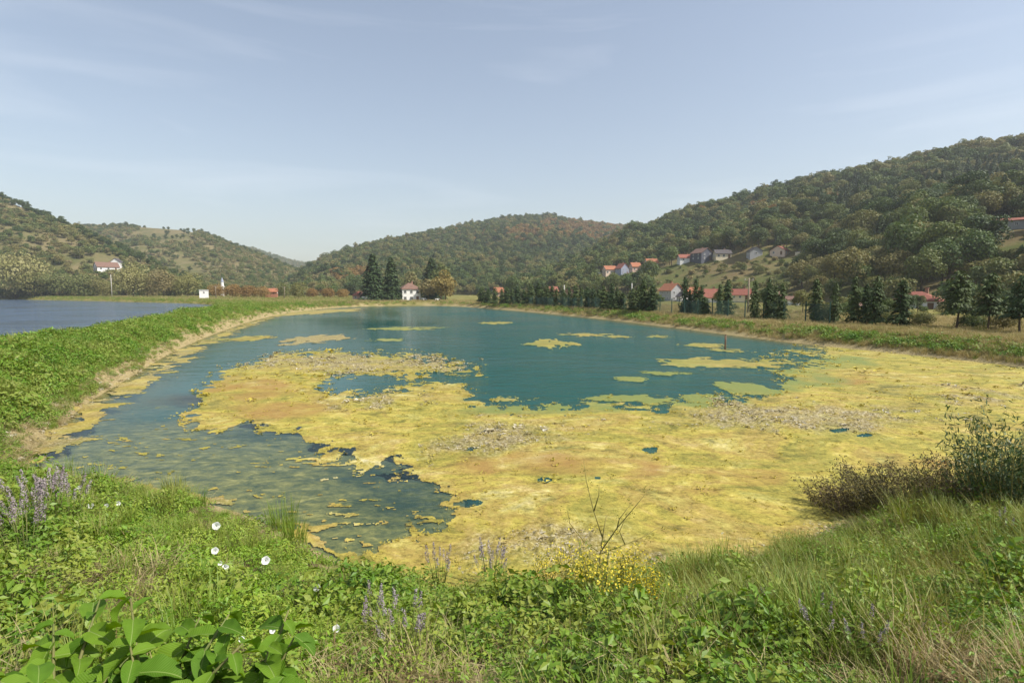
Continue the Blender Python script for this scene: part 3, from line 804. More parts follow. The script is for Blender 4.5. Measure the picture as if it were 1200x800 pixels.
# ------------------------------------------------------------------ scatter: geometry-node instances of prototypes on points
def scatter(name, protos, P, rz, sc, pid, tilt=None, label=None, cat=None):
    me = bpy.data.meshes.new(name)
    n = len(P)
    me.vertices.add(n); me.vertices.foreach_set('co', np.asarray(P, np.float32).ravel())
    rot = np.zeros((n, 3), np.float32); rot[:, 2] = rz
    if tilt is not None: rot[:, :2] = tilt
    a = me.attributes.new('turn', 'FLOAT_VECTOR', 'POINT'); a.data.foreach_set('vector', rot.ravel())
    sc = np.asarray(sc, np.float32)
    if sc.ndim == 1: sc = np.repeat(sc[:, None], 3, 1)
    a = me.attributes.new('size', 'FLOAT_VECTOR', 'POINT'); a.data.foreach_set('vector', sc.ravel())
    a = me.attributes.new('kind_index', 'INT', 'POINT'); a.data.foreach_set('value', np.asarray(pid, np.int32))
    o = obj(name, me)
    g = bpy.data.node_groups.new(name, 'GeometryNodeTree')
    g.interface.new_socket('Geometry', in_out='INPUT', socket_type='NodeSocketGeometry')
    g.interface.new_socket('Geometry', in_out='OUTPUT', socket_type='NodeSocketGeometry')
    gi = g.nodes.new('NodeGroupInput'); go = g.nodes.new('NodeGroupOutput')
    jn = g.nodes.new('GeometryNodeJoinGeometry')
    def na(nm, ty):
        q = g.nodes.new('GeometryNodeInputNamedAttribute'); q.data_type = ty; q.inputs['Name'].default_value = nm; return q
    at, asz, ak = na('turn', 'FLOAT_VECTOR'), na('size', 'FLOAT_VECTOR'), na('kind_index', 'INT')
    for k, p in enumerate(protos):
        oi = g.nodes.new('GeometryNodeObjectInfo'); oi.inputs['Object'].default_value = p; oi.inputs['As Instance'].default_value = True
        ip = g.nodes.new('GeometryNodeInstanceOnPoints')
        cm = g.nodes.new('FunctionNodeCompare'); cm.data_type = 'INT'; cm.operation = 'EQUAL'
        ii = [s for s in cm.inputs if s.type == 'INT']
        g.links.new(ak.outputs['Attribute'], ii[0]); ii[1].default_value = k
        g.links.new(gi.outputs[0], ip.inputs['Points']); g.links.new(cm.outputs['Result'], ip.inputs['Selection'])
        g.links.new(oi.outputs['Geometry'], ip.inputs['Instance'])
        g.links.new(at.outputs['Attribute'], ip.inputs['Rotation']); g.links.new(asz.outputs['Attribute'], ip.inputs['Scale'])
        g.links.new(ip.outputs['Instances'], jn.inputs['Geometry'])
    g.links.new(jn.outputs[0], go.inputs[0])
    md = o.modifiers.new('scatter', 'NODES'); md.node_group = g
    tag(o, label, cat, kind='stuff')
    return o

def proto(name, me):
    return bpy.data.objects.new(name, me)      # not linked: only its instances appear

# ------------------------------------------------------------------ trees
BARK = solid_mat('bark', (.12, .085, .055), (.06, .045, .03), 4, .95, .5)
L_OAK = leaf_mat('oak_leaves', [(.042, .082, .020), (.068, .112, .027), (.10, .138, .034), (.14, .158, .044), (.20, .178, .06)], .22, .6, .018)
L_DARK = leaf_mat('dark_leaves', [(.030, .058, .016), (.046, .078, .020), (.075, .105, .028)], .18, .6, .02)
L_PINE = leaf_mat('pine_needles', [(.024, .050, .018), (.038, .066, .022), (.058, .085, .028)], .1, .65, .03)
L_SCRUB = leaf_mat('scrub_leaves', [(.055, .09, .022), (.095, .128, .034), (.14, .155, .05), (.19, .18, .07), (.25, .205, .09)], .22, .65, .02)
L_RUST = leaf_mat('autumn_leaves', [(.17, .105, .034), (.23, .14, .045), (.27, .18, .06)], .22, .65, .03)
L_PALE = leaf_mat('flowering_leaves', [(.17, .17, .05), (.24, .23, .08), (.30, .27, .12)], .22, .6, .3)
L_THUJA = leaf_mat('cypress_needles', [(.024, .050, .012), (.040, .070, .017), (.066, .095, .024)], .12, .65, .06)
L_GOLD = leaf_mat('yellowing_leaves', [(.16, .15, .03), (.22, .19, .05), (.26, .20, .06)], .25, .6, .3)

def crown_lobes(mb, seed, w, h, z0, nl, nq, size, m=0, squash=.8, flat=0.0):
    """clumped crown: lobes on an ellipsoid shell, each covered with leaf patches facing outward"""
    rg = np.random.default_rng(seed)
    cz = z0 + h / 2
    C = []
    for i in range(nl):
        d = rg.normal(size=3); d /= np.linalg.norm(d)
        rr = rg.uniform(.35, .78)
        C.append((d[0] * w / 2 * rr, d[1] * w / 2 * rr, cz + d[2] * h / 2 * rr, rg.uniform(.24, .42) * w * (1 - .25 * max(d[2], 0))))
    C.append((0, 0, cz, w * .36))
    C = np.array(C)
    wts = C[:, 3] ** 2; wts /= wts.sum()
    idx = rg.choice(len(C), nq, p=wts)
    D = rg.normal(size=(nq, 3)); D /= np.linalg.norm(D, axis=1, keepdims=True)
    D[:, 2] = np.where(D[:, 2] < -.45, -D[:, 2], D[:, 2])
    rad = C[idx, 3] * (1 - .34 * rg.random(nq) ** 1.6) * .88
    P = C[idx, :3] + D * rad[:, None] * np.array([1, 1, squash])
    Nn = D + rg.normal(size=(nq, 3)) * .55 + np.array([0, 0, .25])
    s = size * rg.uniform(.6, 1.35, nq)
    mb.cards(P, Nn, s * 1.25, s * .9, m, rng=rg)

def trunk_mesh(name, h, r0, seed, limbs=4, crown_w=3.0, top=None):
    rg = np.random.default_rng(seed); mb = MB()
    bend = rg.normal(size=2) * h * .03
    pts = [(bend[0] * math.sin(t * 2), bend[1] * math.sin(t * 2.4), -.5 + t * (h + .5)) for t in np.linspace(0, 1, 5)]
    mb.tube(pts, [r0 * 1.35, r0, r0 * .8, r0 * .6, r0 * .3], 7)
    for i in range(limbs):
        a = i * 2.4 + rg.random(); z = h * rg.uniform(.45, .85)
        e = np.array([math.cos(a), math.sin(a), .9]) * crown_w * rg.uniform(.2, .33)
        mb.tube([(0, 0, z), (e[0] * .5, e[1] * .5, z + e[2] * .4), (e[0], e[1], z + e[2])], [r0 * .45, r0 * .3, r0 * .12], 5)
    return mb.mesh(name, [BARK], True)

def broadleaf(seed, h=7.0, w=6.0, nq=900, size=.55, nl=11, leaf=L_OAK, bare=.16, squash=.8):
    mb = MB(); crown_lobes(mb, seed, w, h * (1 - bare), h * bare, nl, nq, size, squash=squash)
    return trunk_mesh('trunk', h * .72, .035 * h * .6, seed + 1, 5, w), mb.mesh('crown', [leaf])

def conifer(seed, h=10.0, w=4.5, nq=1400, size=.45, leaf=L_PINE, bare=.08, power=.85, rag=.25, droop=.35):
    """tapering crown of drooping sprays set in whorls"""
    rg = np.random.default_rng(seed); mb = MB()
    nb = int(10 + h * 2.4)
    cnt = 0
    for b in range(nb * 5):
        t = (b + rg.random()) / (nb * 5)
        z = h * (bare + (1 - bare) * t)
        L = w / 2 * (1 - t) ** power * rg.uniform(1 - rag, 1 + rag * .5) + .06 * w
        a = b * 2.399 + rg.normal() * .3
        n_ = max(4, int(nq / (nb * 5) * (.35 + 1.5 * (1 - t))))
        u = rg.random(n_) ** .6
        P = np.stack([math.cos(a) * L * u, math.sin(a) * L * u, z - droop * L * u * u + rg.normal(size=n_) * .05 * w * .3], 1)
        side = rg.normal(size=n_) * L * .16 * (.4 + u)
        P[:, 0] += -math.sin(a) * side; P[:, 1] += math.cos(a) * side
        Nn = np.stack([np.full(n_, math.cos(a) * .7), np.full(n_, math.sin(a) * .7), np.full(n_, .9)], 1) + rg.normal(size=(n_, 3)) * .35
        up = np.stack([np.full(n_, math.cos(a)), np.full(n_, math.sin(a)), np.full(n_, -.4)], 1) + rg.normal(size=(n_, 3)) * .3
        s = size * rg.uniform(.6, 1.3, n_)
        mb.cards(P, Nn, s * 1.5, s * .7, 0, up=up, rng=rg)
    return trunk_mesh('trunk', h * .93, .012 * h + .03, seed + 1, 0), mb.mesh('crown', [leaf])

def bush(seed, h=2.6, w=3.4, nq=420, size=.38, nl=8, leaf=L_SCRUB):
    mb = MB(); crown_lobes(mb, seed, w, h, 0.05, nl, nq, size, squash=.75)
    return trunk_mesh('trunk', h * .6, .06, seed + 1, 4, w), mb.mesh('crown', [leaf])

def joined(name, tm, cm):
    """trunk and crown as one prototype mesh for far woods"""
    import bmesh
    bm = bmesh.new(); bm.from_mesh(cm)
    n0 = len(bm.faces); bm.from_mesh(tm)
    bm.faces.ensure_lookup_table()
    for f in bm.faces[n0:]: f.material_index = 1
    me = bpy.data.meshes.new(name); bm.to_mesh(me); bm.free()
    me.materials.append(cm.materials[0]); me.materials.append(BARK)
    return proto(name, me)

KINDS = {
    'oak': [broadleaf(100 + i, 8.6 - .5 * (i % 2), 6.0 + .5 * (i % 3), 1000, .52, 9 + i) for i in range(4)],
    'dark': [broadleaf(140 + i, 9.0, 6.0, 900, .52, 9 + i, L_DARK) for i in range(2)],
    'pine': [conifer(160 + i, 10.5, 4.6, 1100, .55, L_PINE, .10, .75) for i in range(2)],
    'scrub': [bush(180 + i, 2.9, 3.8, 420, .42, 7 + i) for i in range(3)],
    'rust': [broadleaf(200 + i, 6.5, 5.6, 700, .55, 9, L_RUST) for i in range(2)],
    'green_bush': [bush(220 + i, 3.4, 4.2, 460, .42, 8, L_OAK) for i in range(2)],
}
HI = {
    'oak': [broadleaf(100 + i, 8.6 - .5 * (i % 2), 6.0 + .5 * (i % 3), 3600, .29, 14 + 2 * i) for i in range(4)],
    'dark': [broadleaf(140 + i, 9.0, 6.0, 3400, .29, 14 + 2 * i, L_DARK) for i in range(2)],
    'pine': [conifer(160 + i, 10.5, 4.6, 2600, .38, L_PINE, .10, .75) for i in range(2)],
    'rust': [broadleaf(200 + i, 6.5, 5.6, 2600, .3, 13, L_RUST) for i in range(2)],
    'green_bush': [bush(220 + i, 3.4, 4.2, 1700, .22, 12, L_OAK) for i in range(2)],
}
HI['scrub'] = [bush(180 + i, 2.9, 3.8, 1500, .22, 11 + i) for i in range(3)]
KIND_NAMES = list(KINDS)
FAR_PROTO = {k: [joined('far_' + k, *tc) for tc in v] for k, v in KINDS.items()}

def plant_tree(name, parts, P, rz, sc, label, cat, group=None, zs=None, sink=.15):
    e = empty(name, (P[0], P[1], P[2] - sink * 0), rz)
    e.scale = (sc, sc, sc if zs is None else zs)
    obj('trunk', parts[0], e); obj('crown', parts[1], e)
    return tag(e, label, cat, group)

# where the wood leaves clearings (photo outlines of meadows, fields and gardens on the slopes)
CLEAR_R = [[(758, 334), (800, 318), (845, 303), (905, 300), (945, 306), (935, 322), (925, 345), (830, 352), (760, 350)],
           [(690, 328), (760, 318), (850, 297), (850, 306), (770, 327), (700, 340)], [(1160, 270), (1215, 266), (1215, 282), (1165, 280)], [(1040, 380), (1040, 352), (1110, 350), (1120, 380)]]
CLEAR_L = [[(165, 263), (225, 266), (228, 280), (190, 284), (160, 276)], [(0, 238), (35, 243), (30, 252), (0, 248)], [(100, 300), (140, 302), (140, 320), (100, 320)], [(190, 300), (215, 296), (240, 320), (225, 326)]]
DARK_STAND = [[(975, 262), (985, 225), (1010, 215), (1040, 245), (1070, 250), (1080, 225), (1210, 175), (1210, 225), (1150, 240), (1060, 262), (1010, 275)],
              [(560, 305), (640, 290), (700, 275), (735, 270), (735, 285), (650, 300), (600, 315)]]
RUST_ZONE = [[(625, 262), (660, 258), (735, 266), (725, 280), (700, 286), (650, 278)], [(385, 322), (430, 318), (440, 330), (400, 335)], [(590, 272), (650, 262), (640, 278), (600, 284)]]

def inpoly(polys, px, py):
    r_ = np.zeros(px.shape, bool)
    for p in polys: r_ |= sdf(p, px, py) < 0
    return r_

def hill_points(name, spacing, px0, px1, seed, tmax=1.06):
    rg = np.random.default_rng(seed)
    h = HILLS[name]
    ymin, ymax = min(h['yb']), max(h['yc']) * 1.05
    x0, x1 = (px0 - 600) / F * ymax, (px1 - 600) / F * ymax
    if x0 > 0: x0 = (px0 - 600) / F * ymin
    if x1 < 0: x1 = (px1 - 600) / F * ymin
    gx, gy = np.meshgrid(np.arange(x0, x1, spacing), np.arange(ymin, ymax, spacing))
    x = (gx + rg.uniform(-.48, .48, gx.shape) * spacing).ravel(); y = (gy + rg.uniform(-.48, .48, gy.shape) * spacing).ravel()
    px = 600 + F * x / y
    yb = np.interp(px, h['px'], h['yb']); yc = np.interp(px, h['px'], h['yc'])
    t = (y - yb) / (yc - yb)
    k = (px > px0) & (px < px1) & (t > .0) & (t < tmax)
    x, y, t = x[k], y[k], t[k]
    z = hill_z(name, x, y)
    k = z > land_z(x, y) - .5
    x, y, z, t = x[k], y[k], z[k], t[k]
    px, py = to_px(np.stack([x, y, z], -1))
    return x, y, z, t, px, py, rg

WOOD = []          # x, y, z, kind, scale
def grow(name, spacing, px0, px1, seed, rule):
    x, y, z, t, px, py, rg = hill_points(name, spacing, px0, px1, seed)
    kind, sc = rule(x, y, z, t, px, py, rg)
    for i in range(len(x)):
        if kind[i] >= 0: WOOD.append((x[i], y[i], z[i] - .2, kind[i], sc[i], px[i], py[i]))
KI = {k: i for i, k in enumerate(KIND_NAMES)}

def rule_right(x, y, z, t, px, py, rg):
    n = len(x)
    k = np.where(rg.random(n) < .72, KI['oak'], KI['dark'])
    k = np.where(rg.random(n) < .05, KI['pine'], k)
    ds = inpoly(DARK_STAND[:1], px, py)
    k = np.where(ds & (rg.random(n) < .8), KI['pine'], k); k = np.where((t > .8) & (k == KI['pine']), KI['oak'], k)
    k = np.where((px > 790) & (px < 1000) & (py > 225) & (py < 275) & (rg.random(n) < .06), KI['rust'], k)
    sc = np.clip(np.exp(rg.normal(size=n) * .26), .6, 1.4) * 1.08; sc = np.where(k == KI['pine'], np.minimum(sc, 1.1), sc)
    cl = inpoly(CLEAR_R, px, py)
    k = np.where(cl, np.where(rg.random(n) < .75, np.where(rg.random(n) < .6, KI['scrub'], KI['green_bush']), -1), k)
    low = (t < .25) & ~cl
    k = np.where(low & (rg.random(n) < .35), KI['green_bush'], k); k = np.where((np.abs(px - 1190) < 36) & (py > 262) & (py < 345), KI['green_bush'], k)
    k = np.where((t < .04), np.where(rg.random(n) < .5, -1, KI['green_bush']), k)
    sc = np.where((px > 1000) & (t < .5), sc * 1.25, sc); sc = np.where(cl, sc * rg.uniform(.35, 1, n), sc)
    return k, sc

def rule_mid(x, y, z, t, px, py, rg):
    n = len(x)
    k = np.where(rg.random(n) < .7, KI['oak'], KI['dark'])
    k = np.where((px < 520) & (rg.random(n) < .62 - (px - 400) / 250), KI['scrub'], k)
    k = np.where(inpoly(DARK_STAND[1:], px, py) & (rg.random(n) < .65), KI['dark'], k)
    rz_ = inpoly(RUST_ZONE, px, py)
    k = np.where(rz_ & (rg.random(n) < .8), KI['rust'], k)
    k = np.where((py < 285) & (px > 520) & (rg.random(n) < .09), KI['rust'], k)
    sc = np.clip(np.exp(rg.normal(size=n) * .26), .6, 1.5) * np.where(k == KI['scrub'], 1.4, .95)
    return k, sc

def rule_left(x, y, z, t, px, py, rg):
    n = len(x)
    k = np.where(rg.random(n) < .55, KI['scrub'], KI['green_bush'])
    k = np.where(rg.random(n) < .16, KI['oak'], k)
    zone = fbm(x * .02, y * .02, 61)
    k = np.where((zone > .12) & (rg.random(n) < .6), -1, k)
    cl = inpoly(CLEAR_L, px, py)
    k = np.where(cl, np.where(rg.random(n) < .1, KI['scrub'], -1), k)
    k = np.where((t > .93) & (rg.random(n) < .5), KI['dark'], k)
    sc = rg.uniform(.8, 1.5, n)
    sc = np.where((k == KI['oak']) | (k == KI['dark']), sc * .62, sc)
    return k, sc

def rule_back(x, y, z, t, px, py, rg):
    n = len(x)
    k = np.where(rg.random(n) < .62, KI['scrub'], KI['oak'])
    zone = fbm(x * .015, y * .015, 67)
    k = np.where((zone > .06) & (rg.random(n) < .6), -1, k)
    cl = inpoly(CLEAR_L, px, py)
    k = np.where(cl, np.where(rg.random(n) < .05, KI['dark'], -1), k)
    k = np.where((t > .95) & (rg.random(n) < .4) & ~cl, KI['dark'], k)
    sc = rg.uniform(.7, 1.2, n) * np.where(k == KI['scrub'], 1.5, .75)
    return k, sc

grow('hill_right', 5.6, 530, 1330, 1, rule_right)
grow('hill_middle', 5.4, 318, 830, 2, rule_mid)
grow('hill_left_near', 3.7, -120, 262, 3, rule_left)
grow('hill_left_back', 4.6, 40, 392, 4, rule_back)
grow('hill_far', 9.0, 270, 440, 5, lambda x, y, z, t, px, py, rg: (np.full(len(x), KI['oak']), rg.uniform(.8, 1.4, len(x))))
WOOD = np.array(WOOD)

def near_house(px, py):   # keep sight lines to the houses open: gardens in front of them
    r_ = np.zeros(px.shape, bool)
    for (hx, hy, hw, hh) in HOUSE_BOXES: r_ |= (np.abs(px - hx) < hw * .62) & (py > hy - 2) & (py < hy + hh * .45) 
    return r_
HOUSE_BOXES = [(712, 323, 26, 14), (730, 320, 26, 12), (745, 317, 22, 34), (763, 313, 22, 34), (803, 306, 24, 10), (825, 303, 36, 13), (848, 301, 28, 12), (884, 298, 22, 12), (914, 298, 30, 12), (948, 300, 40, 10),
               (1190, 268, 50, 80), (786, 352, 34, 14), (810, 350, 30, 14), (1083, 366, 50, 14), (868, 346, 28, 12), (585, 346, 14, 8), (646, 346, 16, 8), (695, 322, 24, 12)]
WOOD = WOOD[~near_house(WOOD[:, 5], WOOD[:, 6])]
app = WOOD[:, 4] * np.where(WOOD[:, 3] == KI['scrub'], 3.8, 6.5) / WOOD[:, 1]
infr = (WOOD[:, 5] > -5) & (WOOD[:, 5] < 1205)
TREE_SET = np.isin(WOOD[:, 3], [KI['oak'], KI['dark'], KI['pine'], KI['rust']])
BUSH_SET = ~TREE_SET
def top_n(mask, n):
    i = np.nonzero(mask)[0]
    return i[np.argsort(-app[i])][:n]
single = np.zeros(len(WOOD), bool)
single[top_n(infr & TREE_SET & (WOOD[:, 6] < 372), 290)] = True
single[top_n(infr & BUSH_SET & (WOOD[:, 6] < 372), 170)] = True
NAMES = {'oak': ('broadleaf_tree', 'rounded olive green broadleaf tree in the wood on the hillside', 'tree', 'broadleaf trees of the hillside wood'),
         'dark': ('dark_broadleaf_tree', 'dense dark green broadleaf tree in the wood on the hillside', 'tree', 'dark broadleaf trees of the hillside wood'),
         'pine': ('pine_tree', 'dark pointed pine standing in the wood on the hillside', 'tree', 'pines of the hillside wood'),
         'rust': ('autumn_tree', 'rust brown broadleaf tree in the hillside wood', 'tree', 'rust brown trees of the hillside wood'),
         'scrub': ('scrub_bush', 'low yellow green scrub bush on the open hillside', 'bush', 'yellow green scrub bushes on the slopes'),
         'green_bush': ('green_bush', 'low green bush growing on the hillside', 'bush', 'green bushes on the slopes')}
for i in np.nonzero(single)[0]:
    x, y, z, k, s, _, _ = WOOD[i]
    kn = KIND_NAMES[int(k)]
    nm, lab, cat, grp = NAMES[kn]
    v = HI[kn][int(RNG.integers(len(HI[kn])))]
    pxi = WOOD[i][5]
    where = 'on the hill beyond the upper pond' if pxi < 430 else 'behind the close set cypresses' if pxi < 690 else 'around and above the hillside houses' if pxi < 940 else 'on the slope behind the bank house'
    big = 'large ' if s > 1.22 else 'small ' if s < .8 else ''
    look = {'oak': 'rounded olive green broadleaf tree', 'dark': 'dense dark green broadleaf tree', 'pine': 'dark pointed pine', 'rust': 'rust brown broadleaf tree', 'scrub': 'low yellow green scrub bush', 'green_bush': 'low green bush'}[kn]
    lab = big + look + ' ' + where; grp = big + look + ('es ' if look.endswith('bush') else 's ') + where
    plant_tree(nm, v, (x, y, z), float(RNG.uniform(0, 6.28)), float(s), lab, cat, grp, zs=float(s * RNG.uniform(.85, 1.15)))
rest = WOOD[~single]
pr, pid = [], np.zeros(len(rest), int)
for kn in KIND_NAMES:
    base = len(pr); pr += FAR_PROTO[kn]
    q = rest[:, 3] == KI[kn]
    pid[q] = base + RNG.integers(0, len(FAR_PROTO[kn]), q.sum())
s3 = np.stack([rest[:, 4] * RNG.uniform(.9, 1.15, len(rest)), rest[:, 4] * RNG.uniform(.9, 1.15, len(rest)), rest[:, 4] * RNG.uniform(.85, 1.15, len(rest))], 1)
scatter('hillside_wood', pr, rest[:, :3], RNG.uniform(0, 6.28, len(rest)), s3, pid, label='mixed woods and scrub covering the hills around the valley', cat='wood')
#PART3
# ------------------------------------------------------------------ named trees of the valley
TREES = {
    'spruce': [conifer(301, 16, 6.4, 3600, .62, L_PINE, .05, .8, .3, .45), conifer(305, 15, 5.0, 3200, .6, L_PINE, .06, .7, .3, .45)],
    'young': [conifer(311 + i, 5.0, 2.1 + .25 * i, 2200, .25, L_THUJA, .10, .45, .7, .12) for i in range(4)],
    'young_pine': [conifer(321 + i, 6.0, 3.4, 1700, .30, L_THUJA, .30, .40, .55, .05) for i in range(3)],
    'gold': [broadleaf(331, 9, 8, 2200, .5, 15, L_GOLD, .12), broadleaf(334, 9, 7.4, 2000, .5, 14, L_SCRUB, .12)],
    'pale': [bush(341, 5, 7, 5200, .21, 26, L_PALE), bush(344, 4.4, 6, 4600, .2, 22, L_PALE)],
    'round': [bush(351, 4, 5, 3600, .19, 20, L_OAK), bush(354, 4, 5, 3600, .19, 20, L_SCRUB), bush(357, 3, 5, 2600, .2, 18, L_RUST)],
}
PROTO_SIZE = {'spruce': [(16, 6.4), (15, 5.0)], 'young': [(5, 2.1), (5, 2.35), (5, 2.6), (5, 2.85)], 'young_pine': [(6, 3.4)] * 3, 'gold': [(9, 8), (9, 7.4)],
              'pale': [(5, 7), (4.4, 6)], 'round': [(4, 5), (4, 5), (3, 5)]}
def stand(name, fam, v, px, base, top, wpx, label, cat='tree', group=None, dist=None):
    P = hit(px, base) if dist is None else None
    if dist is not None:
        d = pdir(px, base); x = d[0] / d[1] * dist; P = np.array([x, dist, float(land_z(np.array([x]), np.array([dist]), True)[0])])
    m = P[1] / F
    h0, w0 = PROTO_SIZE[fam][v]
    e = empty(name, P - np.array([0, 0, .05]), float(RNG.uniform(0, 6.28)))
    s = wpx * m / w0
    _, pyb = to_px(P)
    e.scale = (s, s, (pyb - top) * m / h0)
    obj('trunk', TREES[fam][v][0], e); obj('crown', TREES[fam][v][1], e)
    return tag(e, label, cat, group)

stand('spruce', 'spruce', 0, 437.5, 352, 298, 33, 'tall broad dark spruce beside the small red roofed house', dist=206)
stand('spruce', 'spruce', 1, 459, 352.5, 302, 25, 'tall slim dark spruce right beside the white house', dist=210)
stand('spruce', 'spruce', 0, 506, 352, 303, 32, 'dark spruce behind the yellowing trees', dist=232)
stand('broadleaf_tree', 'gold', 1, 482, 351, 318, 24, 'pale green tree rising behind the roof of the white house', dist=240)
stand('broadleaf_tree', 'gold', 1, 502, 353, 327, 24, 'olive broadleaf tree beside the wall of the white house', dist=212)
stand('broadleaf_tree', 'gold', 0, 522, 353, 319, 27, 'broad yellowing tree at the end of the lakeside group', dist=208)
stand('broadleaf_tree', 'gold', 1, 517, 352, 309, 22, 'high yellow green crown between spruce and yellowing tree', dist=224)
stand('flowering_bush', 'pale', 0, 18, 338, 294, 56, 'big rounded bush with pale yellow blossom at the foot of the slope', 'bush', dist=285)
stand('flowering_bush', 'pale', 1, 156, 340, 310, 38, 'pale blossoming bush below the hillside cottage', 'bush', dist=270)
stand('bush', 'round', 1, 192, 341, 317, 30, 'olive bush beside the pale blossoming bush', 'bush', dist=272)
stand('bush', 'pale', 1, 220, 342, 320, 31, 'light olive bush at the end of the hedge behind the upper pond', 'bush', dist=275)
stand('bush', 'round', 0, 350, 348.5, 329, 19, 'green tree like bush by the far dike corner', 'bush', dist=225)
stand('bush', 'round', 1, 332, 348.5, 332, 14, 'grey green bush beside the low red roof', 'bush', dist=240)
for px_, w_, t_, lab in [(252, 20, 334, 'rusty bush next to the small white hut'), (272, 24, 334, 'rust brown bush below the white tower'), (292, 22, 335, 'wide rust brown bush between tower and red roof'), (306, 18, 336, 'small rust bush next to the low red roof'),
                         (366, 16, 338, 'low rust bush near the far pond corner'), (384, 18, 338, 'rust coloured thicket left of the spruces'), (402, 16, 339, 'small rusty thicket beside the red roofed house')]:
    stand('rusty_bush', 'round', 2, px_, 348, t_, w_, lab, 'bush', 'rust brown bushes along the far meadow', dist=250 + (px_ % 17))
for px_, w_, t_ in [(40, 40, 318), (70, 40, 322), (98, 36, 322), (120, 26, 326), (172, 28, 326), (205, 24, 328)]:
    stand('bush', 'round', (px_ // 10) % 2, px_, 341, t_, w_, 'green hedge bush at the foot of the left hill', 'bush', 'hedge bushes along the foot of the left hill', dist=282)

ROW = [(564, 355, 335, 9), (572, 356, 338, 8), (580, 357, 336, 9), (588, 357, 337, 9), (594, 357, 336, 9), (606, 357.5, 336, 9), (614, 358, 338, 8), (622, 358, 332, 11), (631, 358.5, 333, 11), (641, 359, 334, 11), (652, 360, 339, 9),
       (660, 360, 338, 10), (674, 361, 336, 10), (681, 361.5, 337, 9), (688, 362, 335, 10), (695, 362, 336, 10), (707, 363, 335, 11), (717, 363.5, 333, 12), (723, 364, 337, 9), (741, 365.5, 339, 15), (754, 366, 329, 13), (765, 366.5, 332, 13),
       (802, 369, 327, 14), (815, 369.5, 330, 12), (826, 371, 349, 13), (852, 371.5, 326, 15), (884, 375, 327, 14), (900, 376, 329, 15), (915.5, 377, 331, 13), (955, 379, 327, 17), (1000, 381, 326, 17), (1026, 382.5, 325, 19), (1055, 384, 329, 25)]
ROW += [(q, float(np.interp(q, [560, 700, 800, 900, 1055], [355, 362.5, 369, 376, 384])) - .4, float(np.interp(q, [560, 700, 1055], [337, 337, 330])) + RNG.uniform(-2, 6), float(np.interp(q, [560, 700, 1055], [8, 10, 14]))) for q in (568, 600, 636, 647, 667, 701, 712, 729, 748, 760, 808, 821, 843, 907, 978, 1014)]
for i, (px_, b_, t_, w_) in enumerate(ROW):
    lab, grp = 'slim dark young cypress in the row along the fenced bank', 'young cypresses along the green fence'
    if px_ < 775: lab, grp = 'dark young cypress in the close set part of the row by the fence', 'close set young cypresses along the green fence'
    if px_ > 960: lab, grp = 'dark young cypress in the row beyond the end of the green fence', 'young cypresses beyond the end of the fence'
    if px_ == 826: lab, grp = 'short squat young cypress, the lowest of the row by the fence', None
    if px_ == 741: lab, grp = 'bushy young cypress with foliage down to the ground by the fence', None
    if px_ == 1055: lab, grp = 'broad dark cypress hiding part of the red roofed bank house', None
    stand('young_cypress', 'young', i % 4, px_, b_, t_ - float(RNG.uniform(-2, 2.5)), w_ * (float(RNG.uniform(.95, 1.3)) if px_ < 1050 else 1.0), lab, 'tree', grp)
stand('young_pine', 'young_pine', 0, 1120, 386, 318, 36, 'reddish tinged pine with bare trunk right of the bank house')
stand('young_pine', 'young_pine', 1, 1157, 388.5, 320, 34, 'pine with pale bare trunk and round crown on the bank')
stand('young_pine', 'young_pine', 2, 1195, 392, 323, 36, 'pine with twin trunks at the shaded end of the row')
for px_, b_, t_, w_, lab in [(968, 379, 352, 22, 'yellow green shrub with dark base behind the fence end'), (1078, 384, 362, 30, 'low dark shrub in front of the bank house'), (1140, 386, 366, 34, 'dark undergrowth shrub between the pines'),
                             (1176, 388, 362, 34, 'dark undergrowth shrub beside the twin trunk pine'), (1012, 380, 362, 16, 'small pale shrub between two cypresses'), (1040, 381, 366, 16, 'small dry shrub beside the broad cypress')]:
    stand('shrub', 'round', 0 if 'dark' in lab else 1, px_, b_, t_, w_, lab, 'shrub')

rg_ = np.random.default_rng(77)
for i in range(64):
    px_ = float(rg_.uniform(560, 1190)); d0 = float(np.interp(px_, [560, 700, 800, 900, 1000, 1190], [170, 120, 96, 80, 70, 62])); d1_ = float(np.interp(px_, [560, 700, 800, 900, 1000, 1190], [290, 215, 150, 118, 100, 84]))
    dd = float(rg_.uniform(d0 + 6, d1_)); x = (px_ - 600) / F * dd
    k_ = ['green_bush', 'oak', 'scrub', 'dark', 'green_bush'][int(rg_.integers(5))]; v = HI[k_][int(rg_.integers(len(HI[k_])))]
    s = float(rg_.uniform(.45, .85)) * (1.0 if 'bush' in k_ or k_ == 'scrub' else .62)
    if any(abs(px_ - hx) < 9 for hx in (786, 812, 833, 868, 927, 1085)): s *= .5
    plant_tree('garden_tree' if k_ in ('oak', 'dark') else 'garden_bush', v, (x, dd, float(land_z(np.array([x]), np.array([dd]), True)[0])), float(rg_.uniform(0, 6)), s,
               'small leafy tree in the gardens behind the cypress row' if k_ in ('oak', 'dark') else 'bush in the gardens behind the cypress row', 'tree' if k_ in ('oak', 'dark') else 'bush', 'garden trees behind the fence' if k_ in ('oak', 'dark') else 'garden bushes behind the fence')

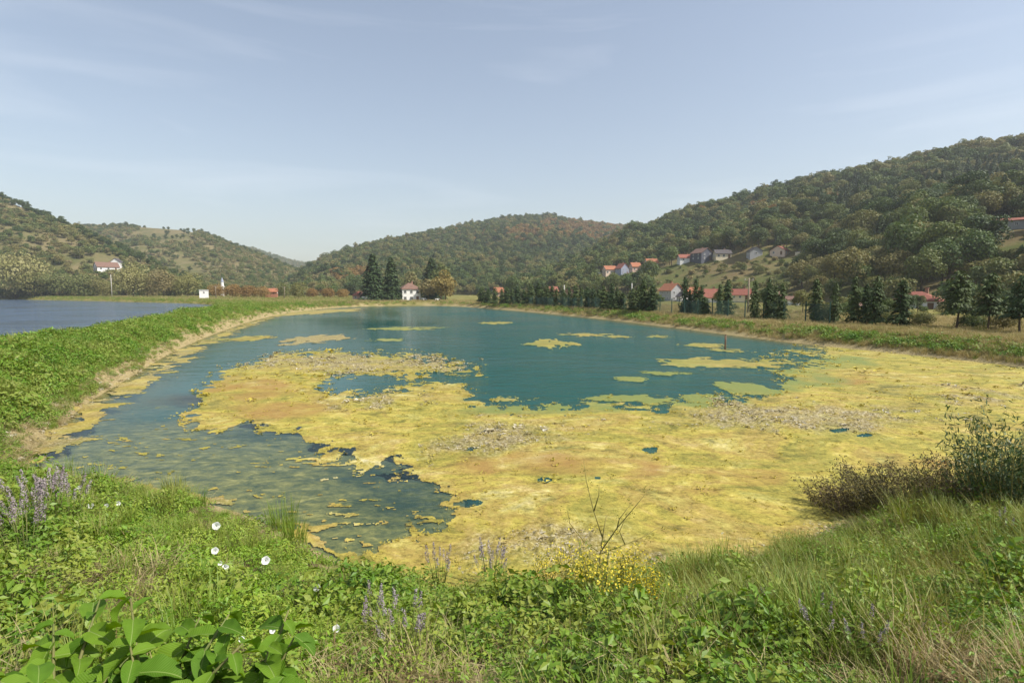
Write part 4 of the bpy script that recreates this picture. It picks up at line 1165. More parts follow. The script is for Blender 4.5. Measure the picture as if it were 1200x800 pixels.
# ------------------------------------------------------------------ houses
def paint(c): return solid_mat('plaster', c, tuple(x * .86 for x in c), 1.2, .9, .1)
WALLS = {'white': paint((.78, .76, .73)), 'cream': paint((.72, .62, .44)), 'grey': paint((.36, .36, .36)), 'dark': paint((.10, .105, .13)), 'pink': paint((.62, .42, .34)), 'blue': paint((.30, .33, .42)), 'peach': paint((.72, .55, .42)),
         'brick': solid_mat('brickwork', (.38, .17, .10), (.28, .12, .08), 6, .9, .2)}
ROOFS = {'orange': solid_mat('orange_tiles', (.36, .145, .075), (.26, .10, .055), 2, .85, .3), 'red': solid_mat('red_tiles', (.27, .095, .065), (.19, .07, .05), 2, .85, .3), 'brown': solid_mat('brown_tiles', (.20, .115, .085), (.14, .085, .065), 2, .85, .3),
         'dark': solid_mat('dark_tiles', (.10, .085, .085), (.06, .055, .06), 2, .85, .3), 'pale': solid_mat('pale_sheet', (.52, .50, .50), (.42, .41, .42), 2, .6, .1)}
FRAME = solid_mat('window_frame', (.70, .69, .66), None, 5, .6)
PANE = solid_mat('window_glass', (.025, .03, .035), (.04, .045, .05), 1, .12, 0, .6)
DOOR = solid_mat('door_wood', (.16, .085, .045), None, 5, .6)
STONE = solid_mat('chimney_brick', (.34, .19, .13), (.24, .14, .10), 5, .9, .2)

def house(px, base, wpx, hpx, rpx, turn, kind, wall, roof, label, depth=None, windows=((2, 1),), dist=None, chimney=True, over=.35, lift=0.0, side_windows=True, name='house', cat='house', door=True):
    """front faces the camera when turn is 0; kind: 'x' gable with the ridge along the front, 'y' gable facing front, 'hip'"""
    if dist is None: P = hit(px, base)
    else:
        d = pdir(px, base); x = d[0] / d[1] * dist; P = np.array([x, dist, float(land_z(np.array([x]), np.array([dist]))[0])])
    m = P[1] / F
    w, h, rr = wpx * m, hpx * m, rpx * m
    dp = depth * m if depth else w * .8
    zb = CAM_H + P[1] * pdir(px, base)[2] / pdir(px, base)[1]
    e = empty(name, (P[0], P[1], zb), -math.atan2(P[0], P[1]) + R(turn))
    sink = 3.0
    mb = MB()
    X, Y = w / 2, dp / 2
    V = [(-X, -Y, -sink), (X, -Y, -sink), (X, Y, -sink), (-X, Y, -sink), (-X, -Y, h), (X, -Y, h), (X, Y, h), (-X, Y, h)]
    fs = [(0, 1, 5, 4), (2, 3, 7, 6), (1, 2, 6, 5), (3, 0, 4, 7), (3, 2, 1, 0)]
    if kind == 'x':
        V += [(-X, 0, h + rr), (X, 0, h + rr)]; fs += [(4, 8, 7), (5, 6, 9), (4, 5, 9, 8), (6, 7, 8, 9)]
    elif kind == 'y':
        V += [(0, -Y, h + rr), (0, Y, h + rr)]; fs += [(4, 5, 8), (6, 7, 9), (5, 6, 9, 8), (7, 4, 8, 9)]
    else: fs += [(4, 5, 6, 7)]
    mb.add(V, fs); obj('wall', mb.mesh('wall', [WALLS[wall]]), e)
    # roof: slabs with thickness, eaves overhanging
    mb = MB(); th = .16
    def slab(a, b, c, d_):
        q = [np.array(v, float) for v in (a, b, c, d_)]
        n_ = np.cross(q[1] - q[0], q[3] - q[0]); n_ /= np.linalg.norm(n_); n_ = n_ if n_[2] > 0 else -n_
        V_ = q + [v + n_ * th for v in q]
        mb.add(V_, [(3, 2, 1, 0), (4, 5, 6, 7), (0, 1, 5, 4), (1, 2, 6, 5), (2, 3, 7, 6), (3, 0, 4, 7)])
    o_ = over; k = .02
    if kind == 'x':
        dz = rr * o_ / Y
        slab((-X - o_, -Y - o_, h - dz + k), (X + o_, -Y - o_, h - dz + k), (X + o_, 0, h + rr + k), (-X - o_, 0, h + rr + k))
        slab((X + o_, Y + o_, h - dz + k), (-X - o_, Y + o_, h - dz + k), (-X - o_, 0.003, h + rr + k), (X + o_, 0.003, h + rr + k))
    elif kind == 'y':
        dz = rr * o_ / X
        slab((-X - o_, Y + o_, h - dz + k), (-X - o_, -Y - o_, h - dz + k), (0, -Y - o_, h + rr + k), (0, Y + o_, h + rr + k))
        slab((X + o_, -Y - o_, h - dz + k), (X + o_, Y + o_, h - dz + k), (0.003, Y + o_, h + rr + k), (0.003, -Y - o_, h + rr + k))
    else:
        rg_ = max(X - Y, 0.02) if X > Y else 0.02
        ry = max(Y - X, 0.0)
        a0, b0, c0, d0 = (-X - o_, -Y - o_, h + k), (X + o_, -Y - o_, h + k), (X + o_, Y + o_, h + k), (-X - o_, Y + o_, h + k)
        mb.add([a0, b0, c0, d0, (-rg_, -ry, h + rr), (rg_, -ry, h + rr), (rg_, ry, h + rr), (-rg_, ry, h + rr)],
               [(3, 2, 1, 0), (0, 1, 5, 4), (1, 2, 6, 5), (2, 3, 7, 6), (3, 0, 4, 7), (4, 5, 6, 7)])
        mb.add([(v[0], v[1], v[2] - .18) for v in (a0, b0, c0, d0)] + [(v[0], v[1], v[2] - .004) for v in (a0, b0, c0, d0)],
               [(3, 2, 1, 0), (0, 1, 5, 4), (1, 2, 6, 5), (2, 3, 7, 6), (3, 0, 4, 7)])
    rf = obj('roof', mb.mesh('roof', [ROOFS[roof]]), e)
    if chimney:
        mb = MB(); cx = X * .35; mb.box((cx, Y * .25, h + rr * .75), (.55, .55, rr * .5 + 1.3)); mb.box((cx, Y * .25, h + rr + .68), (.7, .7, .12))
        obj('chimney', mb.mesh('chimney', [STONE]), rf)
    # windows: (columns, storeys) on the front and on both sides
    nc, ns = windows[0]
    def add_window(ox, oy, oz, rz, ww=.95, hh=1.2):
        mb = MB()
        for (bx, bz, sx, sz) in ((-ww / 2, 0, .10, hh + .1), (ww / 2, 0, .10, hh + .1), (0, -hh / 2, ww, .10), (0, hh / 2, ww, .10), (0, 0, .06, hh - .1)):
            mb.box((bx, -.04, bz), (sx, .10, sz))
        f_ = obj('window', mb.mesh('window', [FRAME]), e, (ox, oy, oz), rz)
        mb = MB(); mb.box((0, -.012, 0), (ww - .06, .03, hh - .06)); obj('pane', mb.mesh('pane', [PANE]), f_)
    sh = h / max(ns, 1)
    ws = min(1.0, sh / 2.4)
    for s in range(ns):
        for c in range(nc):
            xx = -X + w * (c + .5) / nc
            if door and s == 0 and nc > 1 and c == nc - 1:
                mb = MB(); mb.box((xx, -Y - .03, 1.0 * ws), (1.0 * ws, .10, 2.0 * ws)); dd = obj('door', mb.mesh('door', [DOOR]), e)
                continue
            add_window(xx, -Y, sh * s + sh * .55, 0, .95 * ws, 1.15 * ws)
        if side_windows:
            for sx in (-1, 1):
                for q in (-.45, .45):
                    add_window(sx * X, q * Y, sh * s + sh * .55, sx * math.pi / 2, .9 * ws, 1.15 * ws)
    return tag(e, label, cat)

house(480, 353.2, 21.5, 14.5, 7, 14, 'hip', 'white', 'brown', 'white two storey house with brown hipped roof beside the tall spruces', windows=((3, 2),), dist=214, chimney=True, depth=18)
house(421, 351, 13, 5, 4.5, -10, 'hip', 'pink', 'red', 'small low house with red hipped roof left of the tall spruces', windows=((2, 1),), dist=212, depth=11)
house(125, 317.5, 22, 4.5, 5.5, 18, 'x', 'white', 'brown', 'long cottage with brown roof and white gable on the left hill', windows=((3, 1),), depth=12)
house(137, 313, 9, 6, 4, -20, 'y', 'white', 'dark', 'small white gabled house behind the long brown roofed cottage', windows=((1, 1),), depth=9, chimney=False)
house(318, 344.5, 13, 2.8, 3.5, -8, 'x', 'brick', 'orange', 'low house with orange red roof beyond the far meadow', windows=((2, 1),), dist=262, depth=9)
house(696, 323.5, 12, 3.0, 1.6, 15, 'x', 'grey', 'pale', 'low shed with pale sheet roof below the hill houses', windows=((1, 1),), depth=8, chimney=False)
house(714, 322.5, 13.5, 6.5, 4.2, 24, 'x', 'peach', 'orange', 'peach house with orange roof at the lower end of the hill row', windows=((3, 1),), depth=11)
house(729, 321, 11, 6.5, 5.5, 35, 'y', 'blue', 'red', 'blue grey gabled house with red roof second in the hill row', windows=((2, 2),), depth=12)
house(744, 318.5, 11, 6, 4.5, 28, 'x', 'pink', 'orange', 'pinkish house with bright orange roof in the hill row', windows=((2, 1),), depth=9)
house(763, 313, 13, 5, 4.5, 22, 'x', 'white', 'orange', 'white house with orange roof set above the hill row', windows=((2, 1),), depth=10)
house(803, 307, 16, 4.5, 4.0, 18, 'x', 'white', 'red', 'low house with faded red roof left of the tall gabled house', windows=((2, 1),), depth=12)
house(822, 305, 16, 8.0, 5.5, 38, 'y', 'dark', 'brown', 'tall house with shade darkened gable and cream side on the slope', windows=((2, 2),), depth=20)  # dark plaster carries the shade of the gable side, on every wall
house(846, 303, 18, 5.5, 4.5, 20, 'x', 'cream', 'dark', 'cream house with dark roof at the top of the hill row', windows=((3, 1),), depth=12)
house(884, 299.5, 14, 5.0, 4.5, 20, 'y', 'grey', 'dark', 'grey gabled barn among bushes on the dry meadow', windows=((1, 1),), depth=12, chimney=False)
house(914, 299, 17, 5.0, 5.0, -22, 'y', 'peach', 'red', 'peach gabled house with red roof above the dry meadow', windows=((2, 1),), depth=15)
house(786, 353, 17, 13.0, 7.5, 40, 'y', 'grey', 'orange', 'two storey gabled house with walls coloured shade grey and orange roof behind the fence', windows=((2, 2),), depth=21, dist=196)  # shade of the left gable is put into the grey wall colour
house(800, 354, 11, 7.0, 5, 30, 'y', 'white', 'dark', 'small white annex with dark gable beside the two storey gabled house', windows=((1, 1),), depth=9, dist=188, chimney=False)
house(812, 352, 17, 8.0, 7, 12, 'x', 'white', 'orange', 'house with wide orange roof behind the cypress row', windows=((3, 1),), depth=16, dist=190)
house(833, 354, 19, 6.0, 9, 12, 'x', 'white', 'red', 'white walled house with steep rusty red roof behind the cypresses', windows=((3, 1),), depth=17, dist=170)
house(868, 351, 20, 6.0, 6, -6, 'x', 'cream', 'red', 'house with bright red roof behind the gap in the cypresses', windows=((3, 1),), depth=14, dist=165)
house(908, 353, 12, 7.0, 6, -15, 'y', 'dark', 'brown', 'dark gabled shed half hidden behind the cypresses', windows=((1, 1),), depth=12, dist=150, chimney=False)
house(927, 357, 17, 6.0, 3.5, -10, 'x', 'white', 'brown', 'small white house with brown roof near the end of the fence', windows=((2, 1),), depth=12, dist=140)
house(1074, 366, 44, 14.0, 10.5, -12, 'hip', 'white', 'red', 'white bank house with wide red hipped roof behind the broad cypress', windows=((4, 1),), depth=36, dist=112)
house(1012, 366, 22, 8.0, 6, 10, 'x', 'grey', 'brown', 'grey shed with brown roof behind the cypresses by the bank house', windows=((1, 1),), depth=14, dist=120, chimney=False)
house(1192, 267.5, 46, 8.0, 3.5, -3, 'x', 'grey', 'red', 'long low house with red roof high on the wooded slope', windows=((5, 1),), depth=26)
house(584, 347, 10, 5.0, 5, 15, 'x', 'pink', 'orange', 'far house with orange roof seen over the distant cypresses', windows=((2, 1),), depth=9, dist=330)
house(646, 348, 13, 7.0, 5, 20, 'x', 'brick', 'red', 'brick house with red roof seen over the cypress row', windows=((2, 1),), depth=12, dist=275)
house(667, 348, 8, 6.0, 4, 15, 'y', 'pink', 'red', 'small gabled house seen between cypresses beside the brick house', windows=((1, 1),), depth=8, dist=270)
house(239, 345, 9.5, 4.2, .5, 0, 'x', 'white', 'pale', 'tiny white hut with flat pale roof on the far meadow', windows=((1, 1),), dist=235, depth=5, chimney=False, over=.1, name='hut', cat='hut', side_windows=False)
house(748, 335, 12, 5, 4, 15, 'y', 'cream', 'dark', 'little cream shed with dark gable below the hill row', windows=((1, 1),), depth=9, chimney=False)

# slender white tower on the far meadow
P = hit(261, 345); P = np.array([P[0] / P[1] * 300, 300, 2.2]); m = 300 / F
e = empty('tower', P)
mb = MB(); mb.tube([(0, 0, -1), (0, 0, 20 * m * .55)], [.95, .9], 10); mb.tube([(0, 0, 20 * m * .55 + .25), (0, 0, 22 * m * .75)], [.75, .7], 10)
obj('shaft', mb.mesh('shaft', [WALLS['white']], False), e)
mb = MB(); mb.tube([(0, 0, 20 * m * .55), (0, 0, 20 * m * .55 + .25)], [1.35, 1.35], 10); obj('gallery', mb.mesh('gallery', [WALLS['white']]), e)
mb = MB(); mb.tube([(0, 0, 22 * m * .75), (0, 0, 22 * m)], [.85, .05], 10); obj('spire', mb.mesh('spire', [WALLS['blue']]), e)
tag(e, 'slim white tower with blue grey pointed top on the far meadow', 'tower')

# long white retaining wall above the dry meadow
A = hit(932, 299.5); B = hit(966, 300)
v = B - A; L = float(np.linalg.norm(v[:2]))
e = empty('retaining_wall', (A[0], A[1], A[2]), math.atan2(v[1], v[0]))
mb = MB(); mb.box((L / 2, 0, .1), (L, .4, 2.6)); obj('panel', mb.mesh('panel', [WALLS['cream']]), e)
mb = MB(); mb.box((L / 2, 0, 1.46), (L + .2, .55, .12)); obj('coping', mb.mesh('coping', [WALLS['white']]), e)
tag(e, 'long pale retaining wall beside the peach gabled house', 'wall')

# white parked van and low sheds between the spruces
VAN = solid_mat('van_paint', (.80, .80, .80), (.76, .76, .76), 2, .3, 0, .5); RUB = solid_mat('rubber', (.02, .02, .02), None, 3, .8)
def van(px, base, wpx, label, turn, dist):
    d = pdir(px, base); x = d[0] / d[1] * dist
    z = float(land_z(np.array([x]), np.array([float(dist)]), True)[0])
    e = empty('parked_van', (x, dist, z), R(turn)); L = wpx * dist / F; hh = L * .40
    mb = MB(); prof = [(-.5, .12), (.5, .12), (.5, .42), (.40, .52), (.26, .95), (-.48, .98), (-.5, .9)]
    n_ = len(prof); V = [(p[0] * L, s * L * .19, p[1] * hh + .12) for s in (-1, 1) for p in prof]
    mb.add(V, [tuple(range(n_)), tuple(range(2 * n_ - 1, n_ - 1, -1))] + [(i, i + n_, (i + 1) % n_ + n_, (i + 1) % n_) for i in range(n_)])
    obj('body', mb.mesh('body', [VAN]), e)
    mb = MB(); V = [(.30 * L, s * L * .192, .60 * hh + .1) for s in (-1, 1)]
    for s in (-1, 1): mb.box((.17 * L, s * L * .19, hh * .78 + .1), (.16 * L, .03, hh * .26))
    obj('window', mb.mesh('window', [PANE]), e)
    for wx in (-.30, .30):
        for s in (-1, 1):
            mb = MB(); mb.tube([(wx * L, s * L * .17, .34), (wx * L, s * L * .20, .34)], [.34, .34], 12); obj('wheel', mb.mesh('wheel', [RUB]), e)
    tag(e, label, 'van')
van(430, 352.4, 11, 'white van parked beside the low red roofed house', 4, 203)
van(497, 353.6, 6, 'small white van parked under the olive tree by the white house', -8, 206)
van(513, 353.6, 6, 'small white van parked under the yellowing tree', 20, 205)
# white garden wall seen between the spruce trunks
A = on_z(441, 352.8, 1.2); 
e = empty('garden_wall', (A[0] / A[1] * 218, 218, 1.3), 0)
mb = MB(); mb.box((3.2, 0, .5), (8.4, .25, 1.7)); obj('panel', mb.mesh('panel', [WALLS['white']]), e)
for q in (-1.1, 1.7, 4.6, 7.5):
    mb = MB(); mb.box((q, 0, .7), (.42, .42, 2.2)); obj('pillar', mb.mesh('pillar', [WALLS['white']]), e)
tag(e, 'low white garden wall behind the trunks of the spruces', 'wall')

# ------------------------------------------------------------------ green mesh fence behind the right bank
GREENP = solid_mat('green_paint', (.02, .06, .045), (.03, .075, .05), 4, .6)
WIRE = solid_mat('green_wire', (.045, .10, .085), (.06, .12, .10), 4, .6)
FA, FB = hit(596, 356.5), hit(972, 380.5)
v = FB - FA; L = float(np.linalg.norm(v[:2])); u = v / L
n_sp = int(L / 2.9); st = L / n_sp
fe = empty('mesh_fence', FA, math.atan2(v[1], v[0]))
mb = MB(); mb.box((0, 0, .95), (.09, .09, 2.7)); mb.box((0, 0, 2.34), (.11, .11, .06)); post = mb.mesh('post', [GREENP])
mb = MB()
for q in np.arange(.1, st - .05, .11): mb.box((q, 0, 1.05), (.012, .012, 1.95))
for q in np.arange(.12, 2.05, .13): mb.box((st / 2, 0.013, q), (st - .1, .012, .012))
mb.box((st / 2, .03, 2.06), (st - .1, .04, .04))
panel = mb.mesh('panel', [WIRE])
for i in range(n_sp + 1):
    q = FA + u * st * i
    dz = float(land_z(np.array([q[0]]), np.array([q[1]]), True)[0]) - FA[2]
    obj('post', post, fe, (st * i, 0, dz))
    if i < n_sp: obj('panel', panel, fe, (st * i, 0, dz))
tag(fe, 'long green wire mesh fence with slim posts behind the cypress row', 'fence')

# poles
POLE = solid_mat('weathered_wood', (.30, .25, .18), (.20, .16, .11), 6, .9, .2); CONC = solid_mat('concrete', (.50, .48, .44), (.42, .40, .37), 4, .9)
def pole(name, px, base, top, rad, mat, label, dist=None, arm=False, cat='pole'):
    P = hit(px, base) if dist is None else np.array([pdir(px, base)[0] / pdir(px, base)[1] * dist, dist, 0])
    if dist is not None: P[2] = float(land_z(np.array([P[0]]), np.array([P[1]]))[0])
    _, pyb = to_px(P)
    h = (pyb - top) * P[1] / F
    e = empty(name, P)
    mb = MB(); mb.tube([(0, 0, -.6), (.01, 0, h * .5), (0, .01, h)], [rad, rad * .9, rad * .75], 8); obj('shaft', mb.mesh('shaft', [mat], True), e)
    if arm:
        mb = MB(); mb.box((0, 0, h - .35), (1.5, .1, .12)); obj('crossarm', mb.mesh('crossarm', [mat]), e)
        for q in (-.6, 0, .6):
            mb = MB(); mb.tube([(q, 0, h - .29), (q, 0, h - .08)], [.05, .04], 6); obj('insulator', mb.mesh('insulator', [FRAME]), e)
    return tag(e, label, cat)
# stake standing in the pond
P = on_z(849.5, 409.5, 0)
e = empty('wooden_stake', (P[0], P[1], 0), .3)
hs = 18 * P[1] / F
mb = MB(); mb.tube([(0, 0, -1.6), (.02, 0, hs * .4), (.035, .01, hs * .93)], [.07, .065, .06], 9); mb.tube([(.035, .01, hs * .93), (.036, .01, hs)], [.06, .035], 9)
obj('shaft', mb.mesh('shaft', [DOOR], True), e)
mb = MB(); mb.box((.02, 0, hs * .72), (.30, .05, .05), rz=.4); obj('crosspiece', mb.mesh('crosspiece', [DOOR]), e)
tag(e, 'dark wooden stake standing in the pond water', 'stake')
pole('utility_pole', 131, 342, 322, .16, CONC, 'short pale pole in front of the hedge behind the upper pond', dist=262)
pole('utility_pole', 253, 346, 335, .14, POLE, 'thin wooden pole beside the small white hut', dist=235, arm=True)
pole('utility_pole', 333.5, 348.5, 336, .14, POLE, 'wooden pole beside the grey green bush', dist=235, arm=True)
pole('utility_pole', 661, 360, 334, .15, CONC, 'pale concrete pole among the distant cypresses', dist=150)
pole('utility_pole', 740, 362, 332, .15, CONC, 'pale concrete pole behind the bushy cypress', dist=140)
pole('utility_pole', 876, 375, 326, .13, POLE, 'tall wooden pole behind the fence next to the cypress', dist=86, arm=True)
#PART4
# ------------------------------------------------------------------ small plants: prototypes
G_VINE = leaf_mat('bindweed_leaves', [(0.082, 0.181, 0.009), (0.131, 0.249, 0.015), (0.188, 0.301, 0.024), (0.245, 0.310, 0.039)], .24, .5, .5, .35)
G_WEED = leaf_mat('weed_leaves', [(0.057, 0.138, 0.009), (0.102, 0.194, 0.014), (0.155, 0.245, 0.024), (0.221, 0.258, 0.039)], .24, .5, .7, .35)
G_DIKE = leaf_mat('dike_leaves', [(0.057, 0.146, 0.009), (0.090, 0.194, 0.014), (0.139, 0.241, 0.021), (0.204, 0.249, 0.043)], .24, .5, .35, .3)
G_GRASS = leaf_mat('green_grass', [(0.078, 0.155, 0.012), (0.123, 0.206, 0.021), (0.180, 0.241, 0.034), (0.237, 0.249, 0.060)], .24, .5, .6, .3)
G_GOLD = leaf_mat('golden_grass', [(0.106, 0.142, 0.017), (0.163, 0.185, 0.028), (0.229, 0.215, 0.043)], .35, .55, .6, .25)
G_STRAW = leaf_mat('straw', [(.24, .19, .08), (.33, .27, .12), (.41, .35, .18), (.27, .21, .09)], .25, .6, .8, .2)
G_BROWN = leaf_mat('dead_leaves', [(.11, .07, .03), (.16, .105, .045), (.20, .145, .065)], .2, .7, .8, .2)
G_BANK = leaf_mat('bank_grass', [(.19, .18, .05), (.27, .235, .085), (.34, .28, .12), (.40, .33, .16)], .3, .6, .08, .2)
G_PURPLE = leaf_mat('mint_blossom', [(.17, .135, .145), (.24, .195, .205), (.31, .27, .27)], 0, .7, .8, .1)
G_YELLOW = leaf_mat('yellow_blossom', [(.50, .38, .02), (.62, .50, .03), (.66, .56, .07)], .3, .6, .8, .2)
G_WILLOW = leaf_mat('willow_leaves', [(.035, .07, .018), (.06, .10, .03), (.10, .14, .05)], .25, .5, .6, .35)
G_TWIG = leaf_mat('shrub_leaves', [(.06, .06, .025), (.09, .08, .035), (.13, .09, .05), (.10, .12, .03)], .2, .6, 1.0, .2)
def big_leaf_material():
    m = leaf_mat('broad_leaves', [(.05, .125, .008), (.085, .19, .012), (.145, .255, .018)], .36, .55, 1.5, .12)
    n = m.node_tree
    p = [q for q in n.nodes if q.type == 'BSDF_PRINCIPLED'][0]; rp = [q for q in n.nodes if q.type == 'VALTORGB'][0]
    tcn = N_(n, 'ShaderNodeTexCoord'); sx = N_(n, 'ShaderNodeSeparateXYZ'); n.links.new(tcn.outputs['Object'], sx.inputs[0])
    ab = N_(n, 'ShaderNodeMath', operation='ABSOLUTE'); n.links.new(sx.outputs['Y'], ab.inputs[0])
    ph = N_(n, 'ShaderNodeMath', operation='MULTIPLY_ADD'); ph.inputs[1].default_value = -.75; n.links.new(ab.outputs[0], ph.inputs[0]); n.links.new(sx.outputs['X'], ph.inputs[2])
    fr = N_(n, 'ShaderNodeMath', operation='MULTIPLY'); fr.inputs[1].default_value = 260.0; n.links.new(ph.outputs[0], fr.inputs[0])
    sn = N_(n, 'ShaderNodeMath', operation='SINE'); n.links.new(fr.outputs[0], sn.inputs[0])
    pw = N_(n, 'ShaderNodeMath', operation='POWER'); pw.inputs[1].default_value = 6; ab2 = N_(n, 'ShaderNodeMath', operation='ABSOLUTE'); n.links.new(sn.outputs[0], ab2.inputs[0]); n.links.new(ab2.outputs[0], pw.inputs[0])
    rb = N_(n, 'ShaderNodeMapRange'); rb.inputs['From Min'].default_value = .0015; rb.inputs['From Max'].default_value = .0045; rb.inputs['To Min'].default_value = 1.0; rb.inputs['To Max'].default_value = 0
    n.links.new(ab.outputs[0], rb.inputs['Value'])
    mxv = N_(n, 'ShaderNodeMath', operation='MAXIMUM'); n.links.new(rb.outputs[0], mxv.inputs[0])
    hv = N_(n, 'ShaderNodeMath', operation='MULTIPLY'); hv.inputs[1].default_value = .35; n.links.new(pw.outputs[0], hv.inputs[0]); n.links.new(hv.outputs[0], mxv.inputs[1])
    mc = N_(n, 'ShaderNodeMixRGB'); n.links.new(mxv.outputs[0], mc.inputs[0]); n.links.new(rp.outputs[0], mc.inputs[1]); mc.inputs[2].default_value = (.26, .36, .09, 1)
    n.links.new(mc.outputs[0], p.inputs['Base Color'])
    bp = N_(n, 'ShaderNodeBump'); bp.inputs['Strength'].default_value = .6; bp.inputs['Distance'].default_value = .004; bp.invert = True
    n.links.new(mxv.outputs[0], bp.inputs['Height']); n.links.new(bp.outputs[0], p.inputs['Normal'])
    return m
G_BIG = big_leaf_material()
STEM = solid_mat('green_stem', (.12, .16, .04), (.16, .13, .05), 8, .7); DRYSTEM = solid_mat('dry_stem', (.30, .25, .075), (.22, .19, .055), 12, .8)
PETAL, pn_ = new_mat('white_petal')
_p = N_(pn_, 'ShaderNodeBsdfPrincipled'); _p.inputs['Base Color'].default_value = (.86, .86, .84, 1); _p.inputs['Roughness'].default_value = .6
_t = N_(pn_, 'ShaderNodeBsdfTranslucent'); _t.inputs['Color'].default_value = (.85, .85, .8, 1)
_m = N_(pn_, 'ShaderNodeMixShader'); _m.inputs[0].default_value = .3; _o = N_(pn_, 'ShaderNodeOutputMaterial')
pn_.links.new(_p.outputs[0], _m.inputs[1]); pn_.links.new(_t.outputs[0], _m.inputs[2]); pn_.links.new(_m.outputs[0], _o.inputs['Surface'])

def tuft(mb, rg, n, h, spread, w, m=0, lean=.5, seg=3):
    a = rg.uniform(0, 6.28, n); r_ = spread * .35 * np.sqrt(rg.random(n))
    base = np.stack([np.cos(a) * r_, np.sin(a) * r_, np.full(n, -.04)], 1)
    hh = h * rg.uniform(.45, 1.1, n); a2 = a + rg.normal(size=n) * .8; ln = hh * lean * rg.uniform(.2, 1.2, n)
    tip = base + np.stack([np.cos(a2) * ln, np.sin(a2) * ln, hh], 1)
    mb.blades(base, tip, w * rg.uniform(.6, 1.3, n), m, .4, seg, rng=rg)

def leafy(mb, rg, n, rad, h, ll, lw, m=0, upb=.9, fold=.12):
    a = rg.uniform(0, 6.28, n); r_ = rad * np.sqrt(rg.random(n))
    z = h * (1 - .55 * (r_ / rad) ** 2) * rg.uniform(.15, 1.05, n)
    P = np.stack([np.cos(a) * r_, np.sin(a) * r_, z], 1)
    Nn = np.stack([np.cos(a) * .5, np.sin(a) * .5, np.full(n, upb)], 1) + rg.normal(size=(n, 3)) * .45
    s = rg.uniform(.55, 1.25, n)
    mb.cards(P, Nn, ll * s, lw * s, m, fold=fold, rng=rg)

def P_grass(seed, mat, n=60, h=.35, spread=.35, w=.008, lean=.6):
    mb = MB(); tuft(mb, np.random.default_rng(seed), n, h, spread, w, 0, lean); return proto('tuft', mb.mesh('tuft', [mat]))
def P_leafy(seed, mat, n=130, rad=.22, h=.22, ll=.05, lw=.028, stems=6, extra=None, upb=.9):
    rg = np.random.default_rng(seed); mb = MB(); leafy(mb, rg, n, rad, h, ll, lw, 0, upb)
    if stems: tuft(mb, rg, stems, h * 1.05, rad, .007, 1, .5)
    return proto('clump', mb.mesh('clump', [mat, STEM]))
def P_litter(seed, mat, n=70):
    rg = np.random.default_rng(seed); mb = MB()
    a = rg.uniform(0, 6.28, n); r_ = .28 * np.sqrt(rg.random(n)); b = np.stack([np.cos(a) * r_, np.sin(a) * r_, rg.uniform(.0, .07, n)], 1)
    a2 = rg.uniform(0, 6.28, n); ln = rg.uniform(.10, .34, n)
    t = b + np.stack([np.cos(a2) * ln, np.sin(a2) * ln, rg.uniform(-.02, .07, n)], 1)
    mb.blades(b, t, rg.uniform(.004, .009, n), 0, .1, 2, rng=rg)
    return proto('litter', mb.mesh('litter', [mat]))

PV = [P_leafy(501 + i, G_VINE, 150, .24, .16, .058, .022, 4) for i in range(3)]          # 0-2 bindweed carpet
PW = [P_leafy(511 + i, G_WEED, 150, .21, .34, .062 + .006 * i, .034, 9) for i in range(3)]            # 3-5 taller weeds
PG = [P_grass(521 + i, G_GRASS, 70, .34, .34, .008) for i in range(3)]                   # 6-8 green grass
PO = [P_grass(531 + i, G_GOLD, 90, .34, .42, .006, .9) for i in range(2)]               # 9-10 feathery golden grass
PS = [P_grass(541, G_STRAW, 55, .30, .4, .006, 1.0), P_litter(542, G_STRAW), P_litter(543, G_BROWN, 50)]   # 11-13 straw and litter
PC = [P_leafy(551, G_WEED, 160, .22, .30, .035, .018, 8), P_leafy(552, G_VINE, 160, .22, .26, .035, .018, 8)]   # 14-15 fine leaved
NEAR_PROTO = PV + PW + PG + PO + PS + PC

def region(px, py, lst):
    v = np.zeros(px.shape)
    for (cx, cy, a, b) in lst: v = np.maximum(v, np.clip(1.6 - np.hypot((px - cx) / a, (py - cy) / b), 0, 1))
    return v

